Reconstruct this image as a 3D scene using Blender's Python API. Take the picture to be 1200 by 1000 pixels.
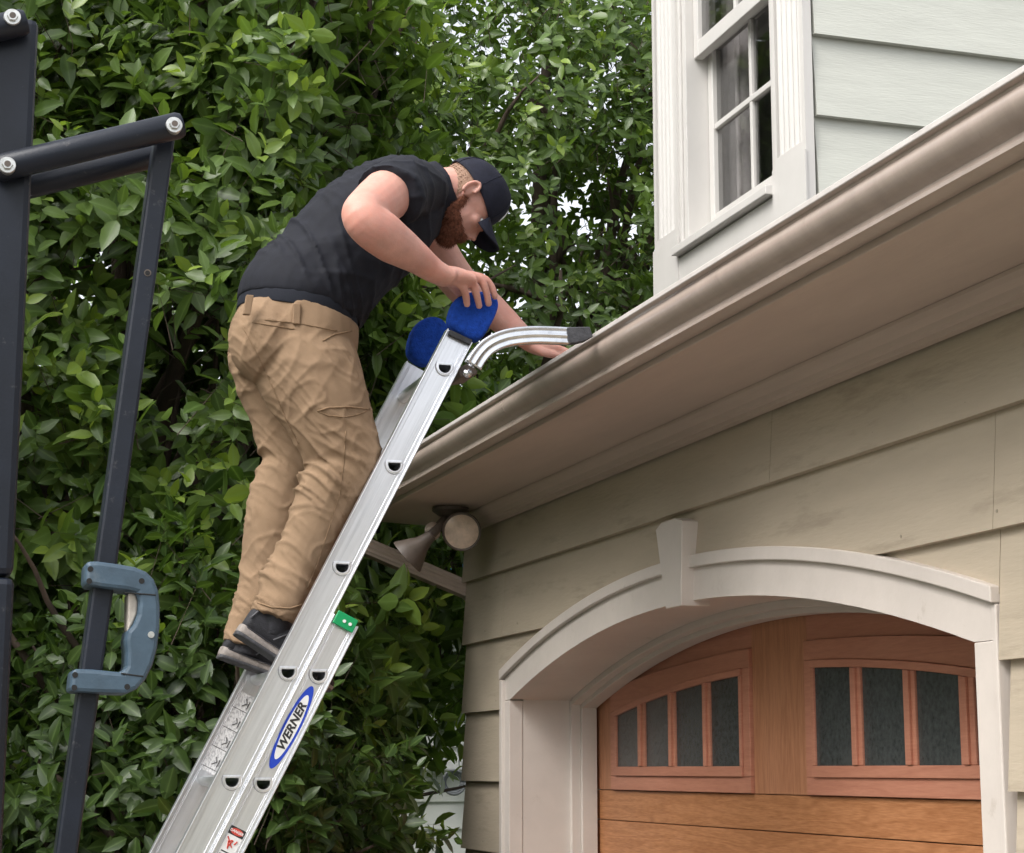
import bpy, bmesh, math, random
import numpy as np
from mathutils import Vector, Matrix, noise
from mathutils.bvhtree import BVHTree

for o in list(bpy.data.objects): bpy.data.objects.remove(o)
rnd = random.Random(7); NR = np.random.RandomState(11)
scene = bpy.context.scene
COL = scene.collection

# ------------------------------------------------------------------ camera
F0 = 2250.0; TH = math.atan(402/2250.0); PSI = math.atan(724/(F0/math.cos(TH))); EYE = 1.65
cam_d = bpy.data.cameras.new('camera'); cam = bpy.data.objects.new('camera', cam_d); COL.objects.link(cam)
cam.location = (0, 0, EYE); cam.rotation_euler = (math.radians(90)+TH, 0, -PSI)
cam_d.sensor_width = 36; cam_d.lens = 36*F0/1200; cam_d.clip_end = 500; cam_d.clip_start = .05
scene.camera = cam
# ------------------------------------------------------------------ sky and sun (overcast)
SUN_EL = math.radians(50); SUN_AZ_VEC = Vector((-.86, -.42, 0)).normalized()
sun_from = Vector((SUN_AZ_VEC.x*math.cos(SUN_EL), SUN_AZ_VEC.y*math.cos(SUN_EL), math.sin(SUN_EL)))
world = bpy.data.worlds.new('World'); scene.world = world; world.use_nodes = True
wn = world.node_tree; wn.nodes.clear()
wo = wn.nodes.new('ShaderNodeOutputWorld'); wb = wn.nodes.new('ShaderNodeBackground'); sk = wn.nodes.new('ShaderNodeTexSky')
sk.sky_type = 'NISHITA'; sk.sun_disc = False; sk.sun_elevation = SUN_EL
sk.sun_rotation = math.atan2(SUN_AZ_VEC.x, SUN_AZ_VEC.y)
sk.air_density = 1.0; sk.dust_density = 4.0; sk.ozone_density = 1.0
hs = wn.nodes.new('ShaderNodeHueSaturation'); hs.inputs['Saturation'].default_value = .22
wn.links.new(sk.outputs[0], hs.inputs['Color']); wn.links.new(hs.outputs[0], wb.inputs[0])
wb.inputs[1].default_value = .15
wn.links.new(wb.outputs[0], wo.inputs[0])
sl = bpy.data.lights.new('sun', 'SUN'); sl.energy = .75; sl.angle = math.radians(35); sl.color = (1, .97, .93)
so = bpy.data.objects.new('sun', sl); COL.objects.link(so)
so.rotation_euler = sun_from.to_track_quat('Z', 'Y').to_euler()
scene.view_settings.view_transform = 'Standard'; scene.view_settings.look = 'None'
scene.view_settings.exposure = 1.27; scene.view_settings.gamma = 1; scene.view_settings.use_curve_mapping = False
scene.cycles.use_denoising = True; scene.cycles.max_bounces = 8; scene.cycles.transparent_max_bounces = 12
scene.cycles.diffuse_bounces = 4

# ------------------------------------------------------------------ camera geometry -> points on real planes
CF = Vector((math.sin(PSI)*math.cos(TH), math.cos(PSI)*math.cos(TH), math.sin(TH)))
CR = Vector((math.cos(PSI), -math.sin(PSI), 0)); CU = CR.cross(CF); CP = Vector((0, 0, EYE))
def ray(x, y): return CF + CR*((x-600)/F0) - CU*((y-500)/F0)
def pl(x, y, ax, c):
    r = ray(x, y); return CP + r*((c-CP[ax])/r[ax])
def P(x, y, Y): return pl(x, y, 1, Y)
def ground_at(lat, d): return CR*lat + Vector((math.sin(PSI), math.cos(PSI), 0))*d

# ------------------------------------------------------------------ helpers
def link(o, parent=None):
    COL.objects.link(o)
    if parent is not None:
        o.parent = parent; o.matrix_parent_inverse = parent.matrix_world.inverted() if parent.type != 'EMPTY' else Matrix.Translation(-parent.location)
    return o
def tag(o, label=None, cat=None, group=None, kind=None):
    if label: o['label'] = label
    if cat: o['category'] = cat
    if group: o['group'] = group
    if kind: o['kind'] = kind
    return o
def thing(name, label, cat, loc=(0, 0, 0), group=None):
    o = bpy.data.objects.new(name, None); o.location = loc; o.empty_display_size = .1; COL.objects.link(o)
    return tag(o, label, cat, group)
def mesh_obj(name, verts, faces, mat, parent=None, smooth=False, bevel=0, sub=0):
    me = bpy.data.meshes.new(name); me.from_pydata([tuple(v) for v in verts], [], faces); me.update()
    me.materials.append(mat)
    if smooth: me.shade_smooth()
    o = bpy.data.objects.new(name, me); link(o, parent)
    if bevel:
        b = o.modifiers.new('b', 'BEVEL'); b.width = bevel; b.segments = 2; b.limit_method = 'ANGLE'; b.angle_limit = math.radians(35)
    if sub:
        s = o.modifiers.new('s', 'SUBSURF'); s.levels = sub; s.render_levels = sub
    return o
class MB:
    def __init__(s): s.v = []; s.f = []
    def add(s, v, f):
        n = len(s.v); s.v += [tuple(p) for p in v]; s.f += [tuple(i+n for i in q) for q in f]; return s
    def box(s, a, b):
        x0, y0, z0 = a; x1, y1, z1 = b
        return s.add([(x0,y0,z0),(x1,y0,z0),(x1,y1,z0),(x0,y1,z0),(x0,y0,z1),(x1,y0,z1),(x1,y1,z1),(x0,y1,z1)],
                     [(0,3,2,1),(4,5,6,7),(0,1,5,4),(1,2,6,5),(2,3,7,6),(3,0,4,7)])
    def slab(s, ys, zlo, zhi, xf, xb, xft=None):
        """stations along Y; front at xf (bottom) / xft (top), back at xb"""
        if xft is None: xft = xf
        v = []; f = []
        for y in ys:
            a, b = zlo(y) if callable(zlo) else zlo, zhi(y) if callable(zhi) else zhi
            v += [(xf, y, a), (xft, y, b), (xb, y, b), (xb, y, a)]
        for i in range(len(ys)-1):
            k = 4*i
            for j in range(4): f.append((k+j, k+(j+1) % 4, k+4+(j+1) % 4, k+4+j))
        f.append((0, 3, 2, 1)); k = 4*(len(ys)-1); f.append((k, k+1, k+2, k+3))
        return s.add(v, f)
    def tube(s, pts, r, n=10, cap=True, sq=None):
        pts = [Vector(p) for p in pts]; v = []; f = []
        up = Vector((0, 1, 0)) if abs((pts[-1]-pts[0]).normalized().y) < .9 else Vector((0, 0, 1))
        for i, p in enumerate(pts):
            t = (pts[min(i+1, len(pts)-1)]-pts[max(i-1, 0)]).normalized()
            a = t.cross(up).normalized(); b = a.cross(t)
            rr = r[i] if hasattr(r, '__len__') else r
            if sq:
                for (qa, qb) in sq: v.append(p+a*qa*rr+b*qb*rr)
            else:
                for k in range(n):
                    w = 2*math.pi*k/n; v.append(p+a*math.cos(w)*rr+b*math.sin(w)*rr)
        m = len(sq) if sq else n
        for i in range(len(pts)-1):
            for k in range(m): f.append((i*m+k, i*m+(k+1) % m, (i+1)*m+(k+1) % m, (i+1)*m+k))
        if cap: f.append(tuple(range(m))[::-1]); f.append(tuple(range((len(pts)-1)*m, len(pts)*m)))
        return s.add(v, f)
    def poly(s, pts, d0, d1):
        """pts: 3D outline (list of Vector), extruded from offset d0 to d1 (vectors)"""
        n = len(pts); v = [Vector(p)+Vector(d0) for p in pts]+[Vector(p)+Vector(d1) for p in pts]
        f = [tuple(range(n)), tuple(range(n, 2*n))[::-1]]+[(i, n+i, n+(i+1) % n, (i+1) % n) for i in range(n)]
        return s.add(v, f)
    def build(s, name, mat, parent=None, **k):
        o = mesh_obj(name, s.v, s.f, mat, parent, **k)
        bm = bmesh.new(); bm.from_mesh(o.data); bmesh.ops.recalc_face_normals(bm, faces=bm.faces); bm.to_mesh(o.data); bm.free()
        return o
def arange(a, b, n): return [a+(b-a)*i/n for i in range(n+1)]

# ------------------------------------------------------------------ materials
def mat(name, col, rough=.6, metal=0, noise_s=None, noise_a=.15, bump=0, bump_s=60, stretch=(1, 1, 1), spec=.5, coat=0, col2=None, sss=0, fac_lo=.35, fac_hi=.65, dirt=None, rot=None):
    m = bpy.data.materials.new(name); m.use_nodes = True; nt = m.node_tree; b = nt.nodes['Principled BSDF']
    b.inputs['Base Color'].default_value = (*col, 1); b.inputs['Roughness'].default_value = rough; b.inputs['Metallic'].default_value = metal
    b.inputs['Specular IOR Level'].default_value = spec; b.inputs['Coat Weight'].default_value = coat; b.inputs['Coat Roughness'].default_value = .25
    if sss:
        b.inputs['Subsurface Weight'].default_value = sss; b.inputs['Subsurface Radius'].default_value = (.012, .005, .003); b.inputs['Subsurface Scale'].default_value = 1
    tc = nt.nodes.new('ShaderNodeTexCoord'); mp = nt.nodes.new('ShaderNodeMapping'); mp.inputs['Scale'].default_value = stretch
    if rot:
        m0 = nt.nodes.new('ShaderNodeMapping'); m0.inputs['Rotation'].default_value = rot
        nt.links.new(tc.outputs['Object'], m0.inputs[0]); nt.links.new(m0.outputs[0], mp.inputs[0])
    else: nt.links.new(tc.outputs['Object'], mp.inputs[0])
    last = None
    if noise_s:
        nz = nt.nodes.new('ShaderNodeTexNoise'); nz.inputs['Scale'].default_value = noise_s; nz.inputs['Detail'].default_value = 8; nz.inputs['Roughness'].default_value = .65
        nt.links.new(mp.outputs[0], nz.inputs['Vector'])
        rp = nt.nodes.new('ShaderNodeValToRGB'); rp.color_ramp.elements[0].position = fac_lo; rp.color_ramp.elements[1].position = fac_hi
        c2 = col2 if col2 else tuple(c*(1+noise_a) for c in col); c1 = col if col2 else tuple(c*(1-noise_a) for c in col)
        rp.color_ramp.elements[0].color = (*c1, 1); rp.color_ramp.elements[1].color = (*c2, 1)
        nt.links.new(nz.outputs[0], rp.inputs[0]); last = rp.outputs[0]
    if dirt:
        # blotches of grime on the surface itself: (scale, colour, amount, threshold)
        n2 = nt.nodes.new('ShaderNodeTexNoise'); n2.inputs['Scale'].default_value = dirt[0]; n2.inputs['Detail'].default_value = 10; n2.inputs['Roughness'].default_value = .7
        nt.links.new(mp.outputs[0], n2.inputs['Vector'])
        mr = nt.nodes.new('ShaderNodeMapRange'); mr.inputs[1].default_value = dirt[3]; mr.inputs[2].default_value = dirt[3]+.12; mr.inputs[4].default_value = dirt[2]
        nt.links.new(n2.outputs[0], mr.inputs[0])
        mx = nt.nodes.new('ShaderNodeMix'); mx.data_type = 'RGBA'
        nt.links.new(mr.outputs[0], mx.inputs[0])
        if last: nt.links.new(last, mx.inputs[6])
        else: mx.inputs[6].default_value = (*col, 1)
        mx.inputs[7].default_value = (*dirt[1], 1); last = mx.outputs[2]
    if last: nt.links.new(last, b.inputs['Base Color'])
    if bump:
        n3 = nt.nodes.new('ShaderNodeTexNoise'); n3.inputs['Scale'].default_value = bump_s; n3.inputs['Detail'].default_value = 6
        nt.links.new(mp.outputs[0], n3.inputs['Vector'])
        bp = nt.nodes.new('ShaderNodeBump'); bp.inputs['Strength'].default_value = bump; bp.inputs['Distance'].default_value = .003
        nt.links.new(n3.outputs[0], bp.inputs['Height']); nt.links.new(bp.outputs[0], b.inputs['Normal'])
    return m
M = {}
M['siding'] = mat('siding_paint_shaded', (.43, .362, .275), .62, noise_s=2.0, noise_a=.06, bump=.35, bump_s=25, stretch=(4, .8, 5), dirt=(2.2, (.24, .195, .14), .45, .55))  # same paint as the upper siding, with eave shade put into the colour
M['siding_up'] = mat('siding_paint_lit', (.49, .495, .445), .6, noise_s=3.5, noise_a=.05, bump=.35, bump_s=25, stretch=(1, 12, 8), dirt=(5, (.4, .41, .34), .25, .62))  # same paint as below, coloured lighter and cooler as lit by open sky
M['trim'] = mat('trim_paint', (.60, .54, .49), .45, noise_s=4, noise_a=.05, bump=.25, bump_s=40, dirt=(9, (.36, .30, .24), .55, .62))
M['trim_up'] = mat('trim_paint_upper', (.53, .51, .485), .45, noise_s=4, noise_a=.04, bump=.12, bump_s=50, stretch=(1, 1, .5), dirt=(12, (.36, .32, .27), .5, .63))
M['soffit'] = mat('soffit_paint', (.47, .375, .315), .55, noise_s=2.5, noise_a=.07, bump=.2, bump_s=30, stretch=(3, .5, 1), dirt=(6, (.30, .22, .17), .4, .64))
M['gutter'] = mat('gutter_enamel', (.40, .325, .28), .30, noise_s=5, noise_a=.08, bump=.08, bump_s=80, stretch=(1, 2.5, 1), coat=.3, dirt=(9, (.22, .16, .12), .5, .62))
M['gutter_lip'] = mat('gutter_lip_enamel', (.56, .52, .49), .35, noise_s=14, noise_a=.08, dirt=(18, (.35, .28, .22), .5, .62))
M['alu'] = mat('aluminium', (.80, .81, .84), .30, metal=.9, noise_s=8, noise_a=.10, bump=.10, bump_s=60, rot=(0, math.radians(-26.57), 0), stretch=(9, 1, .25), dirt=(5, (.40, .41, .44), .45, .55))
M['alu2'] = mat('aluminium_polished', (.70, .71, .73), .24, metal=1.0, noise_s=12, noise_a=.15, bump=.08, bump_s=50, dirt=(20, (.4, .4, .42), .5, .55))
M['black'] = mat('black_powder_coat', (.009, .012, .020), .42, spec=.35, noise_s=6, noise_a=.25, bump=.12, bump_s=220, dirt=(38, (.16, .15, .145), .5, .62))
M['bolt'] = mat('zinc_bolt', (.6, .6, .58), .35, metal=.8, noise_s=60, noise_a=.2)
M['handle'] = mat('blue_grey_plastic', (.052, .088, .125), .5, noise_s=14, noise_a=.18, bump=.15, bump_s=140, dirt=(22, (.16, .19, .21), .35, .58))
M['cream'] = mat('worn_cream_plastic', (.45, .41, .36), .6, noise_s=40, noise_a=.2)
M['dark'] = mat('dark_hole', (.01, .01, .01), .8)
M['rubber'] = mat('charcoal_rubber', (.05, .05, .055), .8, noise_s=50, noise_a=.3, bump=.6, bump_s=150)
M['blue'] = mat('blue_fleece', (.012, .060, .36), .9, noise_s=90, noise_a=.25, bump=1, bump_s=260, spec=.2)
M['green'] = mat('green_plastic', (.0, .28, .09), .4)
M['sticker_blue'] = mat('sticker_blue', (.01, .05, .45), .4)
M['sticker_white'] = mat('sticker_white', (.75, .75, .74), .4, noise_s=30, noise_a=.06)
M['ink'] = mat('black_ink', (.02, .02, .022), .5)
M['red'] = mat('red_ink', (.55, .06, .04), .5)
M['skin'] = mat('skin', (.54, .285, .225), .58, noise_s=16, noise_a=.12, bump=.2, bump_s=260, sss=.25, col2=None, dirt=(7, (.60, .24, .18), .45, .5))
M['beard'] = mat('red_beard', (.175, .068, .040), .85, noise_s=130, noise_a=.6, bump=1, bump_s=300, stretch=(1, 1, 1), spec=.2)
M['hair'] = mat('short_hair', (.30, .19, .135), .8, noise_s=300, noise_a=.2, bump=.8, bump_s=400, spec=.2)
M['shirt'] = mat('black_shirt', (.0085, .0095, .015), .8, noise_s=30, noise_a=.2, bump=.3, bump_s=500, spec=.3)
M['cap'] = mat('navy_black_cap', (.011, .012, .022), .8, noise_s=60, noise_a=.2, bump=.4, bump_s=500, spec=.25)
M['belt'] = mat('dark_belt', (.016, .018, .025), .8, bump=.2, bump_s=300, spec=.15)
M['khaki'] = mat('khaki_cotton', (.255, .172, .108), .9, noise_s=9, noise_a=.10, bump=.45, bump_s=600, spec=.15, dirt=(6, (.19, .12, .07), .5, .56))
M['khaki_seam'] = mat('khaki_seam', (.22, .145, .088), .85, noise_s=80, noise_a=.2, spec=.1)
M['shoe'] = mat('charcoal_shoe', (.020, .020, .025), .75, noise_s=90, noise_a=.3, bump=.6, bump_s=300)
M['nail'] = mat('painted_nail', (.30, .26, .20), .6)
M['outline'] = mat('grey_piping', (.10, .10, .11), .7)
M['sole'] = mat('grey_sole', (.24, .21, .19), .7, noise_s=40, noise_a=.25, dirt=(30, (.12, .10, .09), .7, .52))
M['bark'] = mat('bark', (.075, .052, .038), .85, noise_s=9, noise_a=.35, bump=1, bump_s=40, stretch=(1, 1, .4))
M['glass_dark'] = mat('dark_textured_glass', (.050, .055, .055), .26, noise_s=60, noise_a=.30, bump=.35, bump_s=140, dirt=(9, (.075, .08, .08), .5, .5))
M['lens'] = mat('frosted_lens', (.62, .48, .38), .25, noise_s=14, noise_a=.25, bump=.4, bump_s=60, coat=.5)
M['fixture'] = mat('bronze_fixture', (.10, .078, .064), .5, noise_s=12, noise_a=.2)
M['curtain'] = mat('grey_curtain', (.46, .43, .42), .85, noise_s=30, noise_a=.1)
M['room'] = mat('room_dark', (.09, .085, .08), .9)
M['shingle'] = mat('roof_shingle', (.09, .085, .08), .9, noise_s=25, noise_a=.35, bump=1, bump_s=120)
M['concrete'] = mat('driveway_concrete', (.17, .152, .135), .85, noise_s=5, noise_a=.12, bump=.3, bump_s=90)
M['soil'] = mat('grass_soil', (.07, .10, .035), .95, noise_s=6, noise_a=.4, bump=1, bump_s=40)
M['neigh'] = mat('neighbour_paint', (.66, .67, .64), .7, noise_s=3, noise_a=.06)
M['hose'] = mat('grey_hose', (.16, .17, .18), .6)
M['tarp'] = mat('blue_tarp', (.05, .28, .60), .6, noise_s=12, noise_a=.15)
def wood(name, c1, c2, vert=False, scale=1.0):
    m = bpy.data.materials.new(name); m.use_nodes = True; nt = m.node_tree; b = nt.nodes['Principled BSDF']
    tc = nt.nodes.new('ShaderNodeTexCoord'); mp = nt.nodes.new('ShaderNodeMapping')
    mp.inputs['Scale'].default_value = (1, 6, .45) if vert else (1, .45, 6)
    oi = nt.nodes.new('ShaderNodeObjectInfo'); ad = nt.nodes.new('ShaderNodeVectorMath'); sc = nt.nodes.new('ShaderNodeVectorMath'); sc.operation = 'SCALE'; sc.inputs['Scale'].default_value = 13
    nt.links.new(oi.outputs['Random'], sc.inputs[0]); nt.links.new(tc.outputs['Object'], ad.inputs[0]); nt.links.new(sc.outputs[0], ad.inputs[1]); nt.links.new(ad.outputs[0], mp.inputs[0])
    wv = nt.nodes.new('ShaderNodeTexNoise'); wv.inputs['Scale'].default_value = 2.6*scale; wv.inputs['Detail'].default_value = 3; wv.inputs['Distortion'].default_value = .7
    nt.links.new(mp.outputs[0], wv.inputs['Vector'])
    mul = nt.nodes.new('ShaderNodeMath'); mul.operation = 'MULTIPLY'; mul.inputs[1].default_value = 46
    sn = nt.nodes.new('ShaderNodeMath'); sn.operation = 'SINE'
    nt.links.new(wv.outputs[0], mul.inputs[0]); nt.links.new(mul.outputs[0], sn.inputs[0])
    fn = nt.nodes.new('ShaderNodeTexNoise'); fn.inputs['Scale'].default_value = 45; fn.inputs['Detail'].default_value = 6
    nt.links.new(mp.outputs[0], fn.inputs['Vector'])
    a2 = nt.nodes.new('ShaderNodeMath'); a2.operation = 'MULTIPLY_ADD'; a2.inputs[1].default_value = .12; a2.inputs[2].default_value = .05
    nt.links.new(sn.outputs[0], a2.inputs[0])
    a3 = nt.nodes.new('ShaderNodeMath'); a3.operation = 'ADD'; nt.links.new(a2.outputs[0], a3.inputs[0]); nt.links.new(fn.outputs[0], a3.inputs[1])
    rp = nt.nodes.new('ShaderNodeValToRGB'); rp.color_ramp.elements[0].position = .2; rp.color_ramp.elements[1].position = .95
    rp.color_ramp.elements[0].color = (*c1, 1); rp.color_ramp.elements[1].color = (*c2, 1)
    nt.links.new(a3.outputs[0], rp.inputs[0]); nt.links.new(rp.outputs[0], b.inputs['Base Color'])
    b.inputs['Roughness'].default_value = .5
    bp = nt.nodes.new('ShaderNodeBump'); bp.inputs['Strength'].default_value = .2; bp.inputs['Distance'].default_value = .002
    nt.links.new(a3.outputs[0], bp.inputs['Height']); nt.links.new(bp.outputs[0], b.inputs['Normal'])
    return m
M['cedar'] = wood('cedar', (.30, .115, .042), (.53, .245, .11))
M['cedar_v'] = wood('cedar_upright', (.33, .135, .065), (.53, .25, .135), vert=True)
M['salmon'] = wood('salmon_stain', (.40, .160, .100), (.52, .235, .150), scale=.6)
def leaf_mat(name, dark, light, young, trans=.3):
    m = bpy.data.materials.new(name); m.use_nodes = True; nt = m.node_tree; b = nt.nodes['Principled BSDF']; out = nt.nodes['Material Output']
    at = nt.nodes.new('ShaderNodeAttribute'); at.attribute_name = 'tone'
    sp = nt.nodes.new('ShaderNodeSeparateColor'); nt.links.new(at.outputs['Color'], sp.inputs[0])
    m1 = nt.nodes.new('ShaderNodeMix'); m1.data_type = 'RGBA'; m1.inputs[6].default_value = (*dark, 1); m1.inputs[7].default_value = (*light, 1); nt.links.new(sp.outputs[0], m1.inputs[0])
    m2 = nt.nodes.new('ShaderNodeMix'); m2.data_type = 'RGBA'; m2.inputs[7].default_value = (*young, 1); nt.links.new(m1.outputs[2], m2.inputs[6]); nt.links.new(sp.outputs[1], m2.inputs[0])
    # pale midrib comes from the blue channel
    m3 = nt.nodes.new('ShaderNodeMix'); m3.data_type = 'RGBA'; m3.inputs[7].default_value = (.20, .30, .10, 1); nt.links.new(m2.outputs[2], m3.inputs[6])
    pw = nt.nodes.new('ShaderNodeMath'); pw.operation = 'POWER'; pw.inputs[1].default_value = 7; nt.links.new(sp.outputs[2], pw.inputs[0])
    pm = nt.nodes.new('ShaderNodeMath'); pm.operation = 'MULTIPLY'; pm.inputs[1].default_value = .5; nt.links.new(pw.outputs[0], pm.inputs[0]); nt.links.new(pm.outputs[0], m3.inputs[0])
    nt.links.new(m3.outputs[2], b.inputs['Base Color'])
    b.inputs['Roughness'].default_value = .37; b.inputs['Specular IOR Level'].default_value = .5
    tr = nt.nodes.new('ShaderNodeBsdfTranslucent'); br = nt.nodes.new('ShaderNodeMix'); br.data_type = 'RGBA'; br.blend_type = 'MULTIPLY'; br.inputs[0].default_value = 1
    nt.links.new(m3.outputs[2], br.inputs[6]); br.inputs[7].default_value = (1.5, 1.6, .7, 1); nt.links.new(br.outputs[2], tr.inputs[0])
    mx = nt.nodes.new('ShaderNodeMixShader'); mx.inputs[0].default_value = trans
    nt.links.new(b.outputs[0], mx.inputs[1]); nt.links.new(tr.outputs[0], mx.inputs[2]); nt.links.new(mx.outputs[0], out.inputs[0])
    return m
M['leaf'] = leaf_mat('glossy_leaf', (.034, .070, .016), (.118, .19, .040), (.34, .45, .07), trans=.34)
def glass():
    m = bpy.data.materials.new('window_glass'); m.use_nodes = True; nt = m.node_tree; nt.nodes.clear()
    o = nt.nodes.new('ShaderNodeOutputMaterial'); t = nt.nodes.new('ShaderNodeBsdfTransparent'); g = nt.nodes.new('ShaderNodeBsdfGlossy'); x = nt.nodes.new('ShaderNodeMixShader'); lw = nt.nodes.new('ShaderNodeLayerWeight'); lw.inputs[0].default_value = .5
    f0 = nt.nodes.new('ShaderNodeMath'); f0.operation = 'POWER'; f0.inputs[1].default_value = 4.5; nt.links.new(lw.outputs['Facing'], f0.inputs[0])
    f = nt.nodes.new('ShaderNodeMath'); f.operation = 'MULTIPLY_ADD'; f.inputs[1].default_value = .85; f.inputs[2].default_value = .05; nt.links.new(f0.outputs[0], f.inputs[0])
    g.inputs['Roughness'].default_value = .02; t.inputs[0].default_value = (.80, .80, .80, 1)
    nt.links.new(f.outputs[0], x.inputs[0]); nt.links.new(t.outputs[0], x.inputs[1]); nt.links.new(g.outputs[0], x.inputs[2]); nt.links.new(x.outputs[0], o.inputs[0]); return m
M['glass'] = glass()
def label_mat():
    m = bpy.data.materials.new('printed_label'); m.use_nodes = True; nt = m.node_tree; b = nt.nodes['Principled BSDF']
    tc = nt.nodes.new('ShaderNodeTexCoord'); br = nt.nodes.new('ShaderNodeTexNoise'); mp = nt.nodes.new('ShaderNodeMapping'); mp.inputs['Scale'].default_value = (260, 1, 110)
    mp.inputs['Rotation'].default_value = (0, 0, 0)
    nt.links.new(tc.outputs['Object'], mp.inputs[0]); nt.links.new(mp.outputs[0], br.inputs['Vector']); br.inputs['Scale'].default_value = 1; br.inputs['Detail'].default_value = 1
    rp = nt.nodes.new('ShaderNodeValToRGB'); rp.color_ramp.elements[0].position = .5; rp.color_ramp.elements[1].position = .56
    rp.color_ramp.elements[0].color = (.66, .66, .66, 1); rp.color_ramp.elements[1].color = (.42, .42, .43, 1)
    nt.links.new(br.outputs[0], rp.inputs[0]); nt.links.new(rp.outputs[0], b.inputs['Base Color']); b.inputs['Roughness'].default_value = .45
    return m
M['label'] = label_mat()

# ================================================================== SETTING
g = MB(); g.add([(-150, -150, 0), (150, -150, 0), (150, 150, 0), (-150, 150, 0)], [(0, 1, 2, 3)]); tag(g.build('ground', M['soil']), kind='structure')
g = MB(); g.add([(-6, -14, .004), (2.4, -14, .004), (2.4, 7.2, .004), (-6, 7.2, .004)], [(0, 1, 2, 3)]); tag(g.build('driveway', M['concrete']), kind='structure')

# ================================================================== HOUSE
W = 2.12
house = thing('house', 'sage green lap-sided house with arched garage door, taupe gutter and dormer', 'house', (2.12, 5.1, 0))
YC = 5.11
def arc_out(y): return 2.243-.081*(y-YC)**2
def arc_in(y): return 2.121-.084*(y-YC)**2
YL, YR = 6.735, 3.525       # far / near edge of the opening
OL, OR = 6.82, 3.432         # outer edges of the casing
FAR, NEAR = 7.35, -1.2
# sheathing behind boards (with the opening left free)
s = MB()
s.slab([NEAR, OR], 0, 2.62, W+.042, W+.30); s.slab([OL-.02, FAR-.03], 0, 2.62, W+.042, W+.30)
s.slab(arange(OR, OL-.02, 24), lambda y: arc_in(min(max(y, YR), YL))+.03, 2.62, W+.042, W+.30)
s.box((W+.30, FAR-.33, 0), (6.5, FAR-.03, 2.62))
s.build('wall_sheathing', M['siding'], house)
Z = [.02, .29, .56, .83, 1.09, 1.35, 1.607, 1.868, 2.135, 2.381, 2.66]
TH_B = .020
def board(y0, y1, zb, zt, zf=None):
    """one lap board between y0<y1 from zb to zt; zf clips its lower edge to the arch"""
    m = MB(); h = zt-zb; j = rnd.uniform(-.0015, .0015)
    x_at = lambda z: W+.019-TH_B*(1-(z-zb)/h)+j
    ys = arange(y0, y1, max(1, int((y1-y0)/.12))) if zf else [y0, y1]
    v = []; f = []
    for y in ys:
        lo = max(zb, zf(y)) if zf else zb
        lo = min(lo, zt-.004)
        v += [(x_at(lo), y, lo), (x_at(zt), y, zt), (W+.040, y, zt), (W+.040, y, lo)]
    for i in range(len(ys)-1):
        k = 4*i
        for q in range(4): f.append((k+q, k+(q+1) % 4, k+4+(q+1) % 4, k+4+q))
    f.append((0, 3, 2, 1)); k = 4*(len(ys)-1); f.append((k, k+1, k+2, k+3))
    m.add(v, f)
    o = m.build('siding_board', M['siding'], house)
joints = {9: [4.483, 1.2], 8: [3.312, .9], 7: [2.2], 6: [1.4], 5: [2.6, .5], 4: [1.8], 3: [2.3], 2: [1.1], 1: [2.0], 0: [1.5]}
for i in range(len(Z)-1):
    zb, zt = Z[i], Z[i+1]
    if zb > 2.2:
        cuts = sorted([NEAR]+joints[i]+[FAR])
        for a, b in zip(cuts[:-1], cuts[1:]): board(a+.0012, b-.0012, zb, zt)
    elif zt > 2.0:
        # courses crossing the arch
        zf = lambda y: (arc_out(y)-.012 if OR-.002 < y < OL+.002 else 0)
        cuts = sorted([NEAR]+joints[i]+[OR-.0025, OL+.0025, FAR])
        for a, b in zip(cuts[:-1], cuts[1:]):
            # pieces where the arch rises above the course top are dropped
            segs = []; ys = arange(a, b, 120); cur = []
            for y in ys:
                if zf(y) < zt-.006: cur.append(y)
                else:
                    if len(cur) > 1: segs.append((cur[0], cur[-1]))
                    cur = []
            if len(cur) > 1: segs.append((cur[0], cur[-1]))
            for p, q in segs: board(p+.0012, q-.0012, zb, zt, zf)
    else:
        board(OL+.003, FAR, zb, zt)
        cuts = sorted([NEAR]+joints[i]+[OR-.006-(.012 if i < 7 else 0)])
        for a, b in zip(cuts[:-1], cuts[1:]): board(a+.0012, b-.0012, zb, zt)
nl = MB()
for i in range(1, len(Z)-1):
    k = 0; y = .3+.13*(i % 3)
    while y < FAR-.05:
        zc_ = Z[i]+.032+rnd.uniform(-.004, .004); y += .405+rnd.uniform(-.01, .01)
        ok = zc_ > arc_out(y)+.03 if OR-.03 < y < OL+.03 else True
        if ok and y < FAR-.03:
            h_ = Z[i+1]-Z[i]; xs = W+.019-TH_B*(1-(zc_-Z[i])/h_)
            nl.tube([(xs+.002, y, zc_), (xs-.0012, y, zc_)], .0038, n=8)
nl = nl.build('nail_heads', M['nail'], house); nl['kind'] = 'stuff'
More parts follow.
